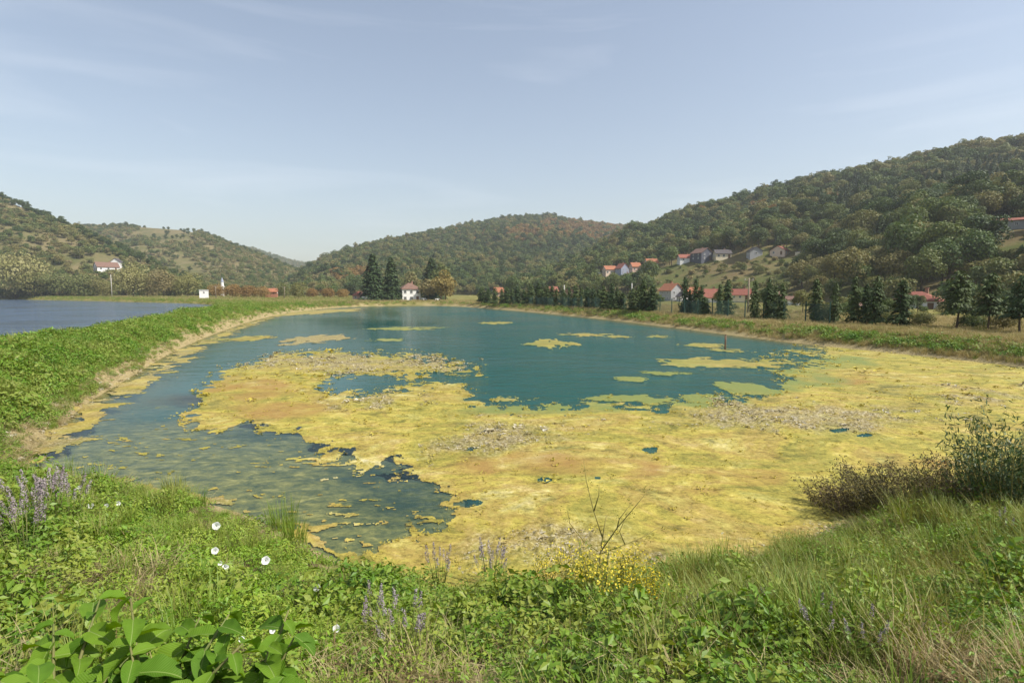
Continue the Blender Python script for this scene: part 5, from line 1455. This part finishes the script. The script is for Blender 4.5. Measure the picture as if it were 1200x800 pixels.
BUSHY = [(30, 700, 90, 60)]
def near_cover():
    rg = np.random.default_rng(900)
    n = 30000
    r_ = np.sqrt(rg.uniform(1.2 ** 2, 23 ** 2, n)); keep = rg.random(n) < np.clip(9 / r_, .42, 1)
    a = np.radians(rg.uniform(-75, 68, n))
    x, y = (r_ * np.sin(a))[keep], (r_ * np.cos(a))[keep]
    z = ground_z(x, y); d1 = sdf(POND, x, y); d2 = sdf(POND2, x, y)
    r_ = np.hypot(x, y)
    k = (d1 > .25 + fbm(x, y, 33) * .5) & (d2 > .1)
    k &= ~((x < -13.5) & (y > 13.0))
    x, y, z, d1, r_ = x[k], y[k], z[k], d1[k], r_[k]
    px, py = to_px(np.stack([x, y, z + .1], -1))
    nn = len(x); u = rg.random(nn); pat = fbm(x * .7, y * .7, 401) + fbm(x * 2.2, y * 2.2, 409) * .5
    W = np.zeros((nn, 6))     # vine, weed, green grass, golden grass, straw, fine
    W[:, 2] = .22; W[:, 4] = .12; W[:, 5] = .25; W[:, 0] = .2; W[:, 1] = .12
    W[:, 0] += 2.2 * region(px, py, [(290, 690, 150, 85), (430, 760, 110, 60), (170, 620, 120, 40), (330, 640, 80, 30)])
    W[:, 1] += 1.8 * region(px, py, [(560, 710, 130, 45), (30, 690, 60, 60), (660, 730, 70, 60), (880, 790, 90, 40), (560, 690, 150, 25)])
    W[:, 3] += 1.0 * region(px, py, [(950, 690, 190, 70), (1120, 640, 120, 60)])
    W[:, 2] += 1.0 * region(px, py, [(200, 600, 180, 30), (850, 680, 140, 30), (1160, 620, 90, 50), (900, 720, 120, 50)])
    W[:, 4] += 1.5 * region(px, py, [(1120, 770, 130, 45), (520, 790, 160, 22), (110, 670, 70, 30), (20, 740, 50, 40), (770, 770, 70, 30), (560, 750, 60, 15)])
    W[:, 0] += .35 * region(px, py, [(950, 690, 190, 70), (1120, 640, 120, 60)])
    W[:, 5] += 1.2 * region(px, py, [(1000, 690, 190, 80), (760, 710, 90, 40), (950, 650, 120, 40), (120, 600, 100, 30), (650, 700, 80, 40)])
    W[:, 4] += .8 * np.clip(.9 - d1, 0, 1)
    W[:, 4] *= .7 + 3 * np.clip(pat, 0, 1); W[:, 0] *= 1 - np.clip(pat * 2.0, 0, .9); W[:, 1] *= 1 + 2 * np.clip(-pat, 0, 1)
    W /= W.sum(1, keepdims=True)
    typ = (u[:, None] > np.cumsum(W, 1)).sum(1)
    start = [0, 3, 6, 9, 11, 14]; cnt = [3, 3, 3, 2, 3, 2]
    pid = np.array([start[t] + rg.integers(cnt[t]) for t in np.clip(typ, 0, 5)])
    sc = rg.uniform(.65, 1.3, nn) * np.clip(.75 + r_ * .03, .75, 1.25) * np.where(d1 < 1.0, .75, 1)
    lump = fbm(x * 1.1 + 3, y * 1.1, 415, 3)
    sc = sc * np.clip(1 + lump * 2.0, .55, 1.55)
    P = np.stack([x, y, z - .01], 1)
    scatter('ground_cover', NEAR_PROTO, P, rg.uniform(0, 6.28, nn), sc, pid, tilt=rg.normal(size=(nn, 2)) * .12,
            label='tangled grass, bindweed and weeds covering the near bank', cat='ground cover')
near_cover()

# leafy cover of the dike between the ponds
PD = [P_leafy(561 + i, G_DIKE, 110, .42, .42, .13, .055, 5, upb=.8) for i in range(3)] + [P_grass(571, G_GRASS, 60, .55, .5, .014, .7), P_grass(572, G_STRAW, 50, .40, .5, .010, .9)]
def dike_cover():
    rg = np.random.default_rng(930)
    n = 52000
    y = 12 * (175 / 12) ** rg.random(n); x = -12 - y * .56 + rg.uniform(-18, 24, n) * np.clip(y / 40, .55, 2.4)
    keep = rg.random(n) < np.clip(1.0, .3, 1)
    x, y = x[keep], y[keep]
    d1 = sdf(POND, x, y); d2 = sdf(POND2, x, y)
    px_, _ = to_px(np.stack([x, y, np.ones_like(x)], -1))
    k = (d1 > .16 + fbm(x * .6, y * .6, 35) * 1.0) & (d2 > -.1) & (x < -11.5) & (px_ > -160) & (np.hypot(x, y) > 13) & (px_ < 420)
    x, y, d1, d2 = x[k], y[k], d1[k], d2[k]
    z = ground_z(x, y); nn = len(x)
    u = rg.random(nn)
    pat = fbm(x * .3, y * .3, 431)
    dryp = np.clip(.05 + .5 * np.clip(1.1 - d1, 0, 1) + np.clip(pat - .12, 0, 1) * 1.2, 0, .6) + .10 * (y > 80)
    pid = np.where(u < dryp, 4, np.where(u < dryp + .24, 3, rg.integers(0, 3, nn)))
    sc = rg.uniform(.5, 1.2, nn) * np.clip(1 + fbm(x * .5, y * .5, 441) * 1.8, .5, 1.6) * np.where(y > 70, 1.25, 1) * np.clip(d1 / 1.2, .5, 1)
    scatter('dike_weeds', PD, np.stack([x, y, z - .02], 1), rg.uniform(0, 6.28, nn), sc, pid, tilt=rg.normal(size=(nn, 2)) * .12,
            label='lush green weeds covering the dike between the two ponds', cat='ground cover')
dike_cover()

# dry grass of the right bank, with a belt of green weeds along the water
PB = [P_grass(581 + i, G_BANK, 46, .5, .9, .022, .7) for i in range(3)] + [P_leafy(585 + i, G_DIKE, 60, .55, .55, .20, .10, 3, upb=.8) for i in range(2)] + [P_grass(588, G_GRASS, 46, .5, .8, .02, .6)]
def bank_cover():
    rg = np.random.default_rng(950)
    n = 90000
    pxr = rg.uniform(360, 1330, n); yr = 26 * (235 / 26) ** rg.random(n)
    x = (pxr - 600) / F * yr; y = yr
    d1 = sdf(POND, x, y); d2 = sdf(POND2, x, y)
    k = (d1 > .5 + fbm(x * .5, y * .5, 37) * .6) & (d1 < 34) & (y > 20) & (d2 > 0)
    k &= rg.random(n) < np.where(d1 < 7, 1, .55)
    x, y, d1 = x[k], y[k], d1[k]
    z = ground_z(x, y); nn = len(x); u = rg.random(nn)
    pat = fbm(x * .12, y * .12, 437)
    belt = sstep(.7, 1.3, d1) * sstep(3.6, 2.0, d1) * np.clip(.75 + pat * 2.2, .1, .95)
    pid = np.where(u < belt * .75, 3 + rg.integers(0, 2, nn), np.where(u < belt * .75 + .06, 5, rg.integers(0, 3, nn)))
    sc = rg.uniform(.55, 1.15, nn) * np.clip(.55 + y / 160, .6, 1.3)
    scatter('bank_grass', PB, np.stack([x, y, z - .02], 1), rg.uniform(0, 6.28, nn), sc, pid, tilt=rg.normal(size=(nn, 2)) * .1,
            label='dry yellow grass and a belt of green weeds on the far banks', cat='grass')
bank_cover()

# far side of the upper pond
def meadow_cover():
    rg = np.random.default_rng(960); n = 26000
    pxr = rg.uniform(-60, 420, n); y = rg.uniform(150, 330, n); x = (pxr - 600) / F * y
    d2 = sdf(POND2, x, y); d1 = sdf(POND, x, y)
    k = (d2 > 0.3) & (d1 > 1); x, y, d2 = x[k], y[k], d2[k]; nn = len(x)
    pid = np.where(rg.random(nn) < np.where(d2 < 12, .85, .5), 5, rg.integers(0, 3, nn))
    scatter('meadow_grass', PB, np.stack([x, y, ground_z(x, y)], 1), rg.uniform(0, 6.28, nn), rg.uniform(.9, 1.7, nn), pid,
            label='yellow green meadow grass beyond the upper pond', cat='grass')
meadow_cover()

# curled dry flakes and crumbs lying on the algae, thickest where it has dried out
G_FLAKE = leaf_mat('dry_flakes', [(.16, .12, .05), (.26, .21, .09), (.38, .33, .20), (.50, .46, .36)], .1, .8, 2.0, .1)
G_SCUM = leaf_mat('scum_flakes', [(.25, .21, .03), (.36, .29, .05), (.42, .36, .08)], .1, .8, 2.0, .1)
def flakes(seed, mat, n=9):
    rg = np.random.default_rng(seed); mb = MB()
    a = rg.uniform(0, 6.28, n); r_ = .10 * np.sqrt(rg.random(n))
    P = np.stack([np.cos(a) * r_, np.sin(a) * r_, rg.uniform(.004, .03, n)], 1)
    mb.cards(P, rg.normal(size=(n, 3)) * .45 + [0, 0, 1], rg.uniform(.03, .10, n), rg.uniform(.02, .06, n), 0, fold=.25, rng=rg)
    return proto('flakes', mb.mesh('flakes', [mat]))
FLK = [flakes(590 + i, G_FLAKE) for i in range(2)] + [flakes(594 + i, G_SCUM, 7) for i in range(2)] + [P_litter(596, G_STRAW, 30)]
def crumbs():
    rg = np.random.default_rng(970); n = 150000
    r_ = 7 * (60 / 7) ** rg.random(n); a = np.radians(rg.uniform(-34, 52, n)); x, y = r_ * np.sin(a), r_ * np.cos(a)
    px, py = to_px(np.stack([x, y, np.zeros(n)], -1)); f = main_field(x, y, px, py)
    dry = dryness(x, y, px, py); k = (f > -3) & (sdf(POND, x, y) < .4)
    prob = np.where(f < 6, .16, .03) + dry * .40 * np.clip(.35 + fbm(x * 1.5, y * 1.5, 471) * 3, 0, 1)
    k &= rg.random(n) < prob
    x, y, px, py, f, dry = x[k], y[k], px[k], py[k], f[k], dry[k]; nn = len(x)
    pid = np.where(rg.random(nn) < dry * .9, rg.integers(0, 2, nn), 2 + rg.integers(0, 2, nn))
    z = np.maximum(relief(x, y, px, py, f), .002)
    scatter('algae_crumbs', FLK, np.stack([x, y, z], 1), rg.uniform(0, 6.28, nn), np.exp(rg.normal(size=nn) * .5 - .35) * np.clip(np.hypot(x, y) / 22, .45, 1.5), pid,
            label='dried flakes and crumbs lying on the floating algae', cat='algae')
    n = 9000; y = 9 * (140 / 9) ** rg.random(n); x = -8 - y * .40 + rg.uniform(-9, 9, n) * np.clip(y / 30, .5, 2.5)
    d = sdf(POND, x, y); k = (d > -.15) & (d < 1.5) & (x < -2); x, y = x[k], y[k]; nn = len(x)
    scatter('shore_litter', FLK, np.stack([x, y, ground_z(x, y) + .005], 1), rg.uniform(0, 6.28, nn), rg.uniform(.8, 2.0, nn), rg.choice([0, 1, 4, 4], nn),
            label='dry stalks and flakes strewn along the sandy waterline', cat='litter')
crumbs()

# ------------------------------------------------------------------ single plants of the near bank
def gz(x, y): return float(ground_z(np.array([float(x)]), np.array([float(y)]))[0])

# the big leaved plant: curved leaves with a folded midrib
def leaf_blade(seed, L=.24, W=.085, curl=.5, fold=.35, wav=.1):
    rg = np.random.default_rng(seed); n = 12
    t = np.linspace(0, 1, n + 1)
    wid = W * np.sin(np.pi * np.clip(t * .97 + .03, 0, 1) ** .75) ** .9
    wid[-1] = .001
    ang = -curl * t ** 1.5 * 1.6
    dx = np.cos(ang) * L / n; dz = np.sin(ang) * L / n
    cx = np.concatenate([[0], np.cumsum(dx[:-1])]); cz = np.concatenate([[0], np.cumsum(dz[:-1])])
    V = []
    for i in range(n + 1):
        nx, nz_ = -math.sin(ang[i]), math.cos(ang[i])
        for s in (-1, -.55, 0, .55, 1):
            up = fold * wid[i] * (abs(s) ** 1.3) + wav * wid[i] * math.sin(t[i] * 17 + s * 3 + seed) * abs(s)
            V.append((cx[i] + nx * up, s * wid[i] * .5 * 2 * .5 * 2 / 2 * 1.0, cz[i] + nz_ * up))
    Q = [(i * 5 + j, (i + 1) * 5 + j, (i + 1) * 5 + j + 1, i * 5 + j + 1) for i in range(n) for j in range(4)]
    return mesh_np('leaf', V, Q, [G_BIG], smooth=True)
BLADES = [leaf_blade(i, .25, .125 + .012 * (i % 3), .30 + .2 * (i % 4), .28, .05) for i in range(6)]

def big_plant(x, y, h, nst, spread, label, seed, lf=1.0):
    rg = np.random.default_rng(seed)
    e = empty('broad_leaved_plant', (x, y, gz(x, y)))
    for s in range(nst):
        a = s * 2.4 + rg.random(); ln = spread * rg.uniform(.35, 1.0)
        tip = np.array([math.cos(a) * ln, math.sin(a) * ln, h * rg.uniform(.7, 1.05)])
        pts = [np.array([math.cos(a) * .04, math.sin(a) * .04, -.05])]
        for t in (.35, .7, 1.0): pts.append(np.array([tip[0] * t ** 1.4, tip[1] * t ** 1.4, tip[2] * t]))
        mb = MB(); mb.tube(pts, [.011, .009, .007, .004], 6); obj('stem', mb.mesh('stem', [STEM], True), e)
        nl = rg.integers(11, 15)
        for k in range(nl):
            t = .38 + .62 * (k + .5) / nl if k < nl - 1 else 1.0
            p = np.array([tip[0] * t ** 1.4, tip[1] * t ** 1.4, tip[2] * t])
            la = k * 2.4 + rg.normal() * .35 + a
            sc = lf * rg.uniform(.65, 1.15) * (1.0 if t < .9 else .72)
            o = obj('leaf', BLADES[rg.integers(len(BLADES))], e, p)
            o.rotation_euler = (rg.normal() * .25, -R(rg.uniform(-42, 24)), la)
            o.scale = (sc, sc, sc)
    return tag(e, label, 'plant')
big_plant(-1.55, 2.20, .56, 9, .46, 'big plant with broad glossy bright green leaves at the bank edge', 21, .76)
big_plant(-1.95, 2.20, .46, 8, .50, 'broad leaved plant beside the big glossy one, lighter and lower', 27, .76)
big_plant(-1.20, 2.36, .56, 6, .34, 'smaller broad leaved plant between the big plant and the bindweed', 24, .70)
big_plant(-2.0, 2.75, .30, 3, .30, 'low broad leaved plant next to the dry straw patch', 29, .75)

# bindweed flowers
def flower_mesh(seed):
    rg = np.random.default_rng(seed); n = 15; V = []
    prof = [(.004, -.045), (.008, -.03), (.014, -.012), (.026, .0), (.036, .004)]
    for (r_, z) in prof:
        for k in range(n):
            a = 2 * math.pi * k / n; rr_ = r_ * (1 + .07 * math.cos(5 * a)) * (1 + rg.normal() * .02)
            V.append((rr_ * math.cos(a), rr_ * math.sin(a), z + (.004 * math.sin(5 * a + seed) if r_ > .02 else 0)))
    Q = [(i * n + k, i * n + (k + 1) % n, (i + 1) * n + (k + 1) % n, (i + 1) * n + k) for i in range(len(prof) - 1) for k in range(n)]
    return mesh_np('petals', V, Q, [PETAL], smooth=True)
FL = [flower_mesh(i) for i in range(3)]
FLOWERS = [(254, 629, 1.3, 'white bindweed flower above another, on the bright green carpet'), (253, 651, 1.0, 'white bindweed flower below the largest one on the carpet'), (310, 663, 1.2, 'open white bindweed flower apart on the light green carpet'),
           (266, 672, .9, 'small white bindweed flower beside a long pale petal'), (257, 668, .6, 'tiny white bindweed bud on the carpet'), (372, 690, 1.1, 'ragged white bindweed flower near the sandy waterline'),
           (394, 744, 1.1, 'white bindweed flower low in the weeds near the purple mint'), (105, 587, 1.0, 'flat white flower at the top of the bank by the straw'), (94, 569, .8, 'white flower near the grass tuft at the pond corner'),
           (123, 586, .7, 'small white flower beside the flat white one'), (136, 583, .9, 'white flower at the grassy end of the bank top'), (286, 759, .8, 'half hidden white flower beside the broad leaves'),
           (322, 743, .8, 'pale white flower above the broad leaves in the vines'), (610, 706, 1.0, 'white flower among the dark green weeds'), (467, 714, .9, 'narrow white flower among the nettles'), (443, 730, .9, 'white flower at the tip of the grey mint')]
for i, (px_, py_, s, lab) in enumerate(FLOWERS):
    P = hits([px_], [py_], .17)[0]
    z = gz(P[0], P[1]); r_ = math.hypot(P[0], P[1])
    e = empty('bindweed_flower', (P[0], P[1], z + .05), RNG.uniform(0, 6))
    s = s * np.clip(r_ / 6.2, .5, 1.2)
    mb = MB(); mb.tube([(0, .01, -.07), (.005, 0, .05), (0, -.012, .13)], [.003, .003, .003], 5); obj('stalk', mb.mesh('stalk', [STEM], True), e)
    f_ = obj('petals', FL[i % 3], e, (0, -.02, .15)); f_.scale = (s, s, s)
    d = Vector((-P[0], -P[1], 3.0 + RNG.uniform(-1, 1))).normalized()
    f_.rotation_euler = ((Matrix.Rotation(-e.rotation_euler[2], 3, 'Z') @ d).to_track_quat('Z', 'Y')).to_euler()
    tag(e, lab, 'flower')

# mint with grey purple flower spikes
def mint(px_, py_, s, n, label, seed):
    rg = np.random.default_rng(seed)
    P = hit(px_, py_); e = empty('mint_plant', (P[0], P[1], gz(P[0], P[1])), rg.uniform(0, 6), s)
    mbl = MB()
    for k in range(n):
        a = k * 2.4 + rg.random(); l_ = .22 * rg.uniform(.2, 1); hh = .42 * rg.uniform(.75, 1.1)
        top = np.array([math.cos(a) * l_, math.sin(a) * l_, hh]); b = np.array([math.cos(a) * l_ * .35, math.sin(a) * l_ * .35, -.03])
        mb = MB(); mb.tube([b, (b + top) / 2 + [0, 0, .03], top], [.004, .0035, .002], 5); obj('stem', mb.mesh('stem', [STEM], True), e)
        m_ = 14; t = rg.random(m_)
        leafP = b + (top - b) * t[:, None] * .75 + rg.normal(size=(m_, 3)) * [.035, .035, .01]
        mbl.cards(leafP, rg.normal(size=(m_, 3)) * .5 + [0, 0, 1], .05, .026, 0, rng=rg)
        mb = MB(); q = 80; t = rg.random(q); ax = (top - b) / np.linalg.norm(top - b)
        C = top + ax * (t[:, None] * .13 - .03); D = rg.normal(size=(q, 3)); D /= np.linalg.norm(D, axis=1, keepdims=True)
        mb.cards(C + D * (.024 * (1 - t * .6))[:, None], D, .014, .010, 0, rng=rg)
        obj('flower_spike', mb.mesh('flower_spike', [G_PURPLE]), e)
    obj('foliage', mbl.mesh('foliage', [G_WEED]), e)
    tag(e, label, 'plant')
MINTS = [(60, 618, 1.3, 9, 'grey purple mint at the pond corner side of the bank'), (35, 640, 1.3, 8, 'purple mint among pale leaves at the bank edge'), (82, 612, 1.1, 8, 'purple flowering mint beside the dry straw'), (30, 668, 1.1, 6, 'low purple mint above the straw patch'), (60, 600, 1.0, 6, 'small grey mint behind the purple one'),
         (516, 690, 1.1, 7, 'purple mint standing against the algae shore'), (575, 690, 1.2, 10, 'tall grey purple mint spikes against the yellow algae'), (438, 760, .8, 6, 'grey mint beside the low white flower'), (478, 785, .8, 7, 'mint with purple spikes over dry stalks'),
         (900, 742, .8, 5, 'purple mint in golden grass'), (985, 735, .8, 5, 'small purple mint in green and golden grass'), (960, 780, .9, 6, 'purple mint over the trampled dry grass'), (1178, 645, 1.0, 4, 'lone mint spike by the willow bush'), (1020, 795, .9, 5, 'grey mint by the dry grass path'), (810, 745, .8, 5, 'dull mint among brown dead leaves')]
for i, (px_, py_, s, n_, lab) in enumerate(MINTS): mint(px_, py_, s * (1.15 if px_ < 620 else .75), n_ + (4 if px_ < 620 else 0), lab, 700 + i)

# yellow flowering weeds
def yellow_plant(px_, py_, s, label, seed):
    rg = np.random.default_rng(seed); P = hit(px_, py_)
    e = empty('yellow_flowering_plant', (P[0], P[1], gz(P[0], P[1])), rg.uniform(0, 6), s)
    ml = MB(); ms = MB(); mf = MB()
    for k in range(11):
        a = k * 2.4; l_ = .24 * rg.uniform(.2, 1); top = np.array([math.cos(a) * l_, math.sin(a) * l_, .55 * rg.uniform(.6, 1.1)]); b = top * [.25, .25, 0]
        ms.tube([b - [0, 0, .03], (b + top) / 2, top], [.004, .003, .002], 5)
        q = 34; t = rg.uniform(.15, 1, q); ml.cards(b + (top - b) * t[:, None] + rg.normal(size=(q, 3)) * .04, rg.normal(size=(q, 3)) * .6 + [0, 0, .8], .045, .014, 0, rng=rg)
        q = 40; t = rg.uniform(.55, 1.05, q); mf.cards(b + (top - b) * t[:, None] + rg.normal(size=(q, 3)) * [.05, .05, .03], rg.normal(size=(q, 3)) * .6 + [0, 0, .8], .018, .016, 0, rng=rg)
    obj('stem', ms.mesh('stem', [STEM], True), e); obj('foliage', ml.mesh('foliage', [G_GOLD]), e); obj('blossom', mf.mesh('blossom', [G_YELLOW]), e)
    tag(e, label, 'plant')
for i, (px_, py_, s, lab) in enumerate([(668, 720, .9, 'yellow flowering weed beside the dark green weeds'), (705, 735, 1.0, 'yellow flowering weed with the most blossom, below the dry stalk'), (735, 718, .8, 'yellow flowering weed behind the fullest one'), (755, 740, .75, 'thin yellow flowering weed over brown dead leaves'), (640, 690, .8, 'sparse yellow weed at the algae shore'), (690, 700, .85, 'yellow weed at the foot of the dry stalk')]):
    yellow_plant(px_, py_, s * 1.45, lab, 760 + i)

# bare branching stalk standing against the algae
P = hit(693, 700); e = empty('dry_weed_stalk', (P[0], P[1], gz(P[0], P[1])))
m = P[1] / F
def S(px_, py_, dy=0.0):
    return np.array([(px_ - 693) * m, dy, (700 - py_) * m * 1.03])
mb = MB(); mb.tube([S(693, 704), S(697, 680), S(703, 650), S(706, 620), S(710, 596)], [.015, .014, .012, .009, .005], 7); obj('stem', mb.mesh('stem', [DRYSTEM], True), e)
for b in ([(706, 625, 0), (696, 595, .1), (687, 560, .15), (684, 536, .2)], [(704, 640, 0), (722, 610, -.05), (740, 585, -.1), (756, 562, -.15)], [(700, 640, 0), (682, 624, -.1), (664, 600, -.15), (661, 583, -.2)],
          [(702, 644, 0), (735, 636, .1), (760, 628, .15), (782, 616, .2)], [(722, 612, -.04), (724, 598, -.08), (738, 578, -.1)], [(696, 595, .1), (702, 575, .1), (702, 560, .1)], [(735, 636, .1), (728, 620, .1), (738, 596, .1)], [(697, 675, 0), (670, 655, .1), (655, 640, .15)], [(698, 672, 0), (735, 665, .1), (758, 655, .1)]):
    mb = MB(); mb.tube([S(*q) for q in b], np.linspace(.009, .0035, len(b)), 6); obj('branch', mb.mesh('branch', [DRYSTEM], True), e)
rg = np.random.default_rng(5); mb = MB()
for q in [(684, 540), (687, 560), (756, 565), (738, 582), (661, 590), (782, 617), (760, 628), (702, 565), (738, 598), (655, 641), (758, 655), (664, 603), (724, 600)]:
    mb.cards(S(*q) + rg.normal(size=(14, 3)) * .04, rg.normal(size=(14, 3)), .035, .010, 0, rng=rg)
obj('foliage', mb.mesh('foliage', [G_GOLD]), e)
tag(e, 'tall bare branching weed stalk standing up against the yellow algae', 'plant')

# willow bush and brown shrub at the right
def twig_bush(px_, py_, n, h, rad, mat, ll, lw, label, seed, name, per=40, lean=(0, 0), cat='shrub'):
    rg = np.random.default_rng(seed); P = hit(px_, py_)
    e = empty(name, (P[0], P[1], gz(P[0], P[1])))
    ms = MB(); ml = MB()
    for k in range(n):
        a = rg.uniform(0, 6.28); l_ = rad * math.sqrt(rg.random()); b = np.array([math.cos(a), math.sin(a), 0]) * l_ * .45; b[2] = -.08
        top = np.array([math.cos(a) * l_ + lean[0] * h, math.sin(a) * l_ + lean[1] * h, h * rg.uniform(.55, 1.1)])
        mid = (b + top) / 2 + rg.normal(size=3) * .05
        ms.tube([b, mid, top], [.009, .006, .002], 5)
        t = rg.uniform(.2, 1.02, per)
        Pp = np.where(t[:, None] < .5, b + (mid - b) * t[:, None] * 2, mid + (top - mid) * (t[:, None] * 2 - 1)) + rg.normal(size=(per, 3)) * ll * .6
        up = (top - b) / np.linalg.norm(top - b) + rg.normal(size=(per, 3)) * .7 + np.array([0, 0, -.3])
        ml.cards(Pp, rg.normal(size=(per, 3)) * .7 + [0, 0, .6], ll * rg.uniform(.6, 1.2, per), lw, 0, up=up, rng=rg)
    obj('branches', ms.mesh('branches', [DRYSTEM], True), e); obj('foliage', ml.mesh('foliage', [mat]), e)
    tag(e, label, cat)
twig_bush(1188, 602, 70, 1.55, .95, G_WILLOW, .12, .024, 'tall narrow leaved willow bush rising at the shaded end of the bank', 801, 'willow_bush', 60)
twig_bush(1150, 598, 46, 1.05, .7, G_WILLOW, .10, .018, 'lower willow bush in front of the brown shrub', 805, 'willow_bush', 50)
twig_bush(1112, 602, 120, .85, 1.0, G_TWIG, .06, .022, 'brown twiggy shrub beside the willow bush', 802, 'twiggy_shrub', 70)
twig_bush(1055, 602, 120, .80, 1.0, G_TWIG, .06, .022, 'brown twiggy shrub leaning out over the algae', 803, 'twiggy_shrub', 70, (-.3, .2))
twig_bush(1000, 596, 90, .62, .9, G_TWIG, .06, .022, 'low spreading twiggy shrub over the waterline', 804, 'twiggy_shrub', 64, (-.4, .2))

# upright grass tufts along the near waterline
for i, (px_, py_, s, lab) in enumerate([(75, 566, 1.5, 'tall bright grass tuft at the corner where dike and bank meet'), (205, 582, 1.2, 'grass tuft standing at the shoal edge'), (330, 622, 1.4, 'thick grass tuft at the waterline beside the shoal'), (345, 640, 1.1, 'smaller grass tuft below the thick one at the waterline'), (850, 690, 1.2, 'dark green grass tuft at the algae edge')]):
    P = hit(px_, py_); mb = MB(); tuft(mb, np.random.default_rng(820 + i), 170, .50 * s, .55 * s, .012, 0, .35)
    tag(obj('grass_tuft', mb.mesh('grass_tuft', [G_GRASS]), loc=(P[0], P[1], gz(P[0], P[1]))), lab, 'grass tuft', 'grass tufts at the waterline')

# ------------------------------------------------------------------ haze over the valley
hz, hn = new_mat('haze')
pv = N_(hn, 'ShaderNodeVolumePrincipled'); pv.inputs['Color'].default_value = (.86, .90, .95, 1); pv.inputs['Density'].default_value = 0.00020; pv.inputs['Anisotropy'].default_value = .2
ho = N_(hn, 'ShaderNodeOutputMaterial'); hn.links.new(pv.outputs[0], ho.inputs['Volume'])
mb = MB(); mb.box((0, 700, 145), (6000, 3600, 300))
tag(obj('haze', mb.mesh('haze', [hz])), 'thin pale haze hanging over the whole valley', 'haze', kind='stuff')
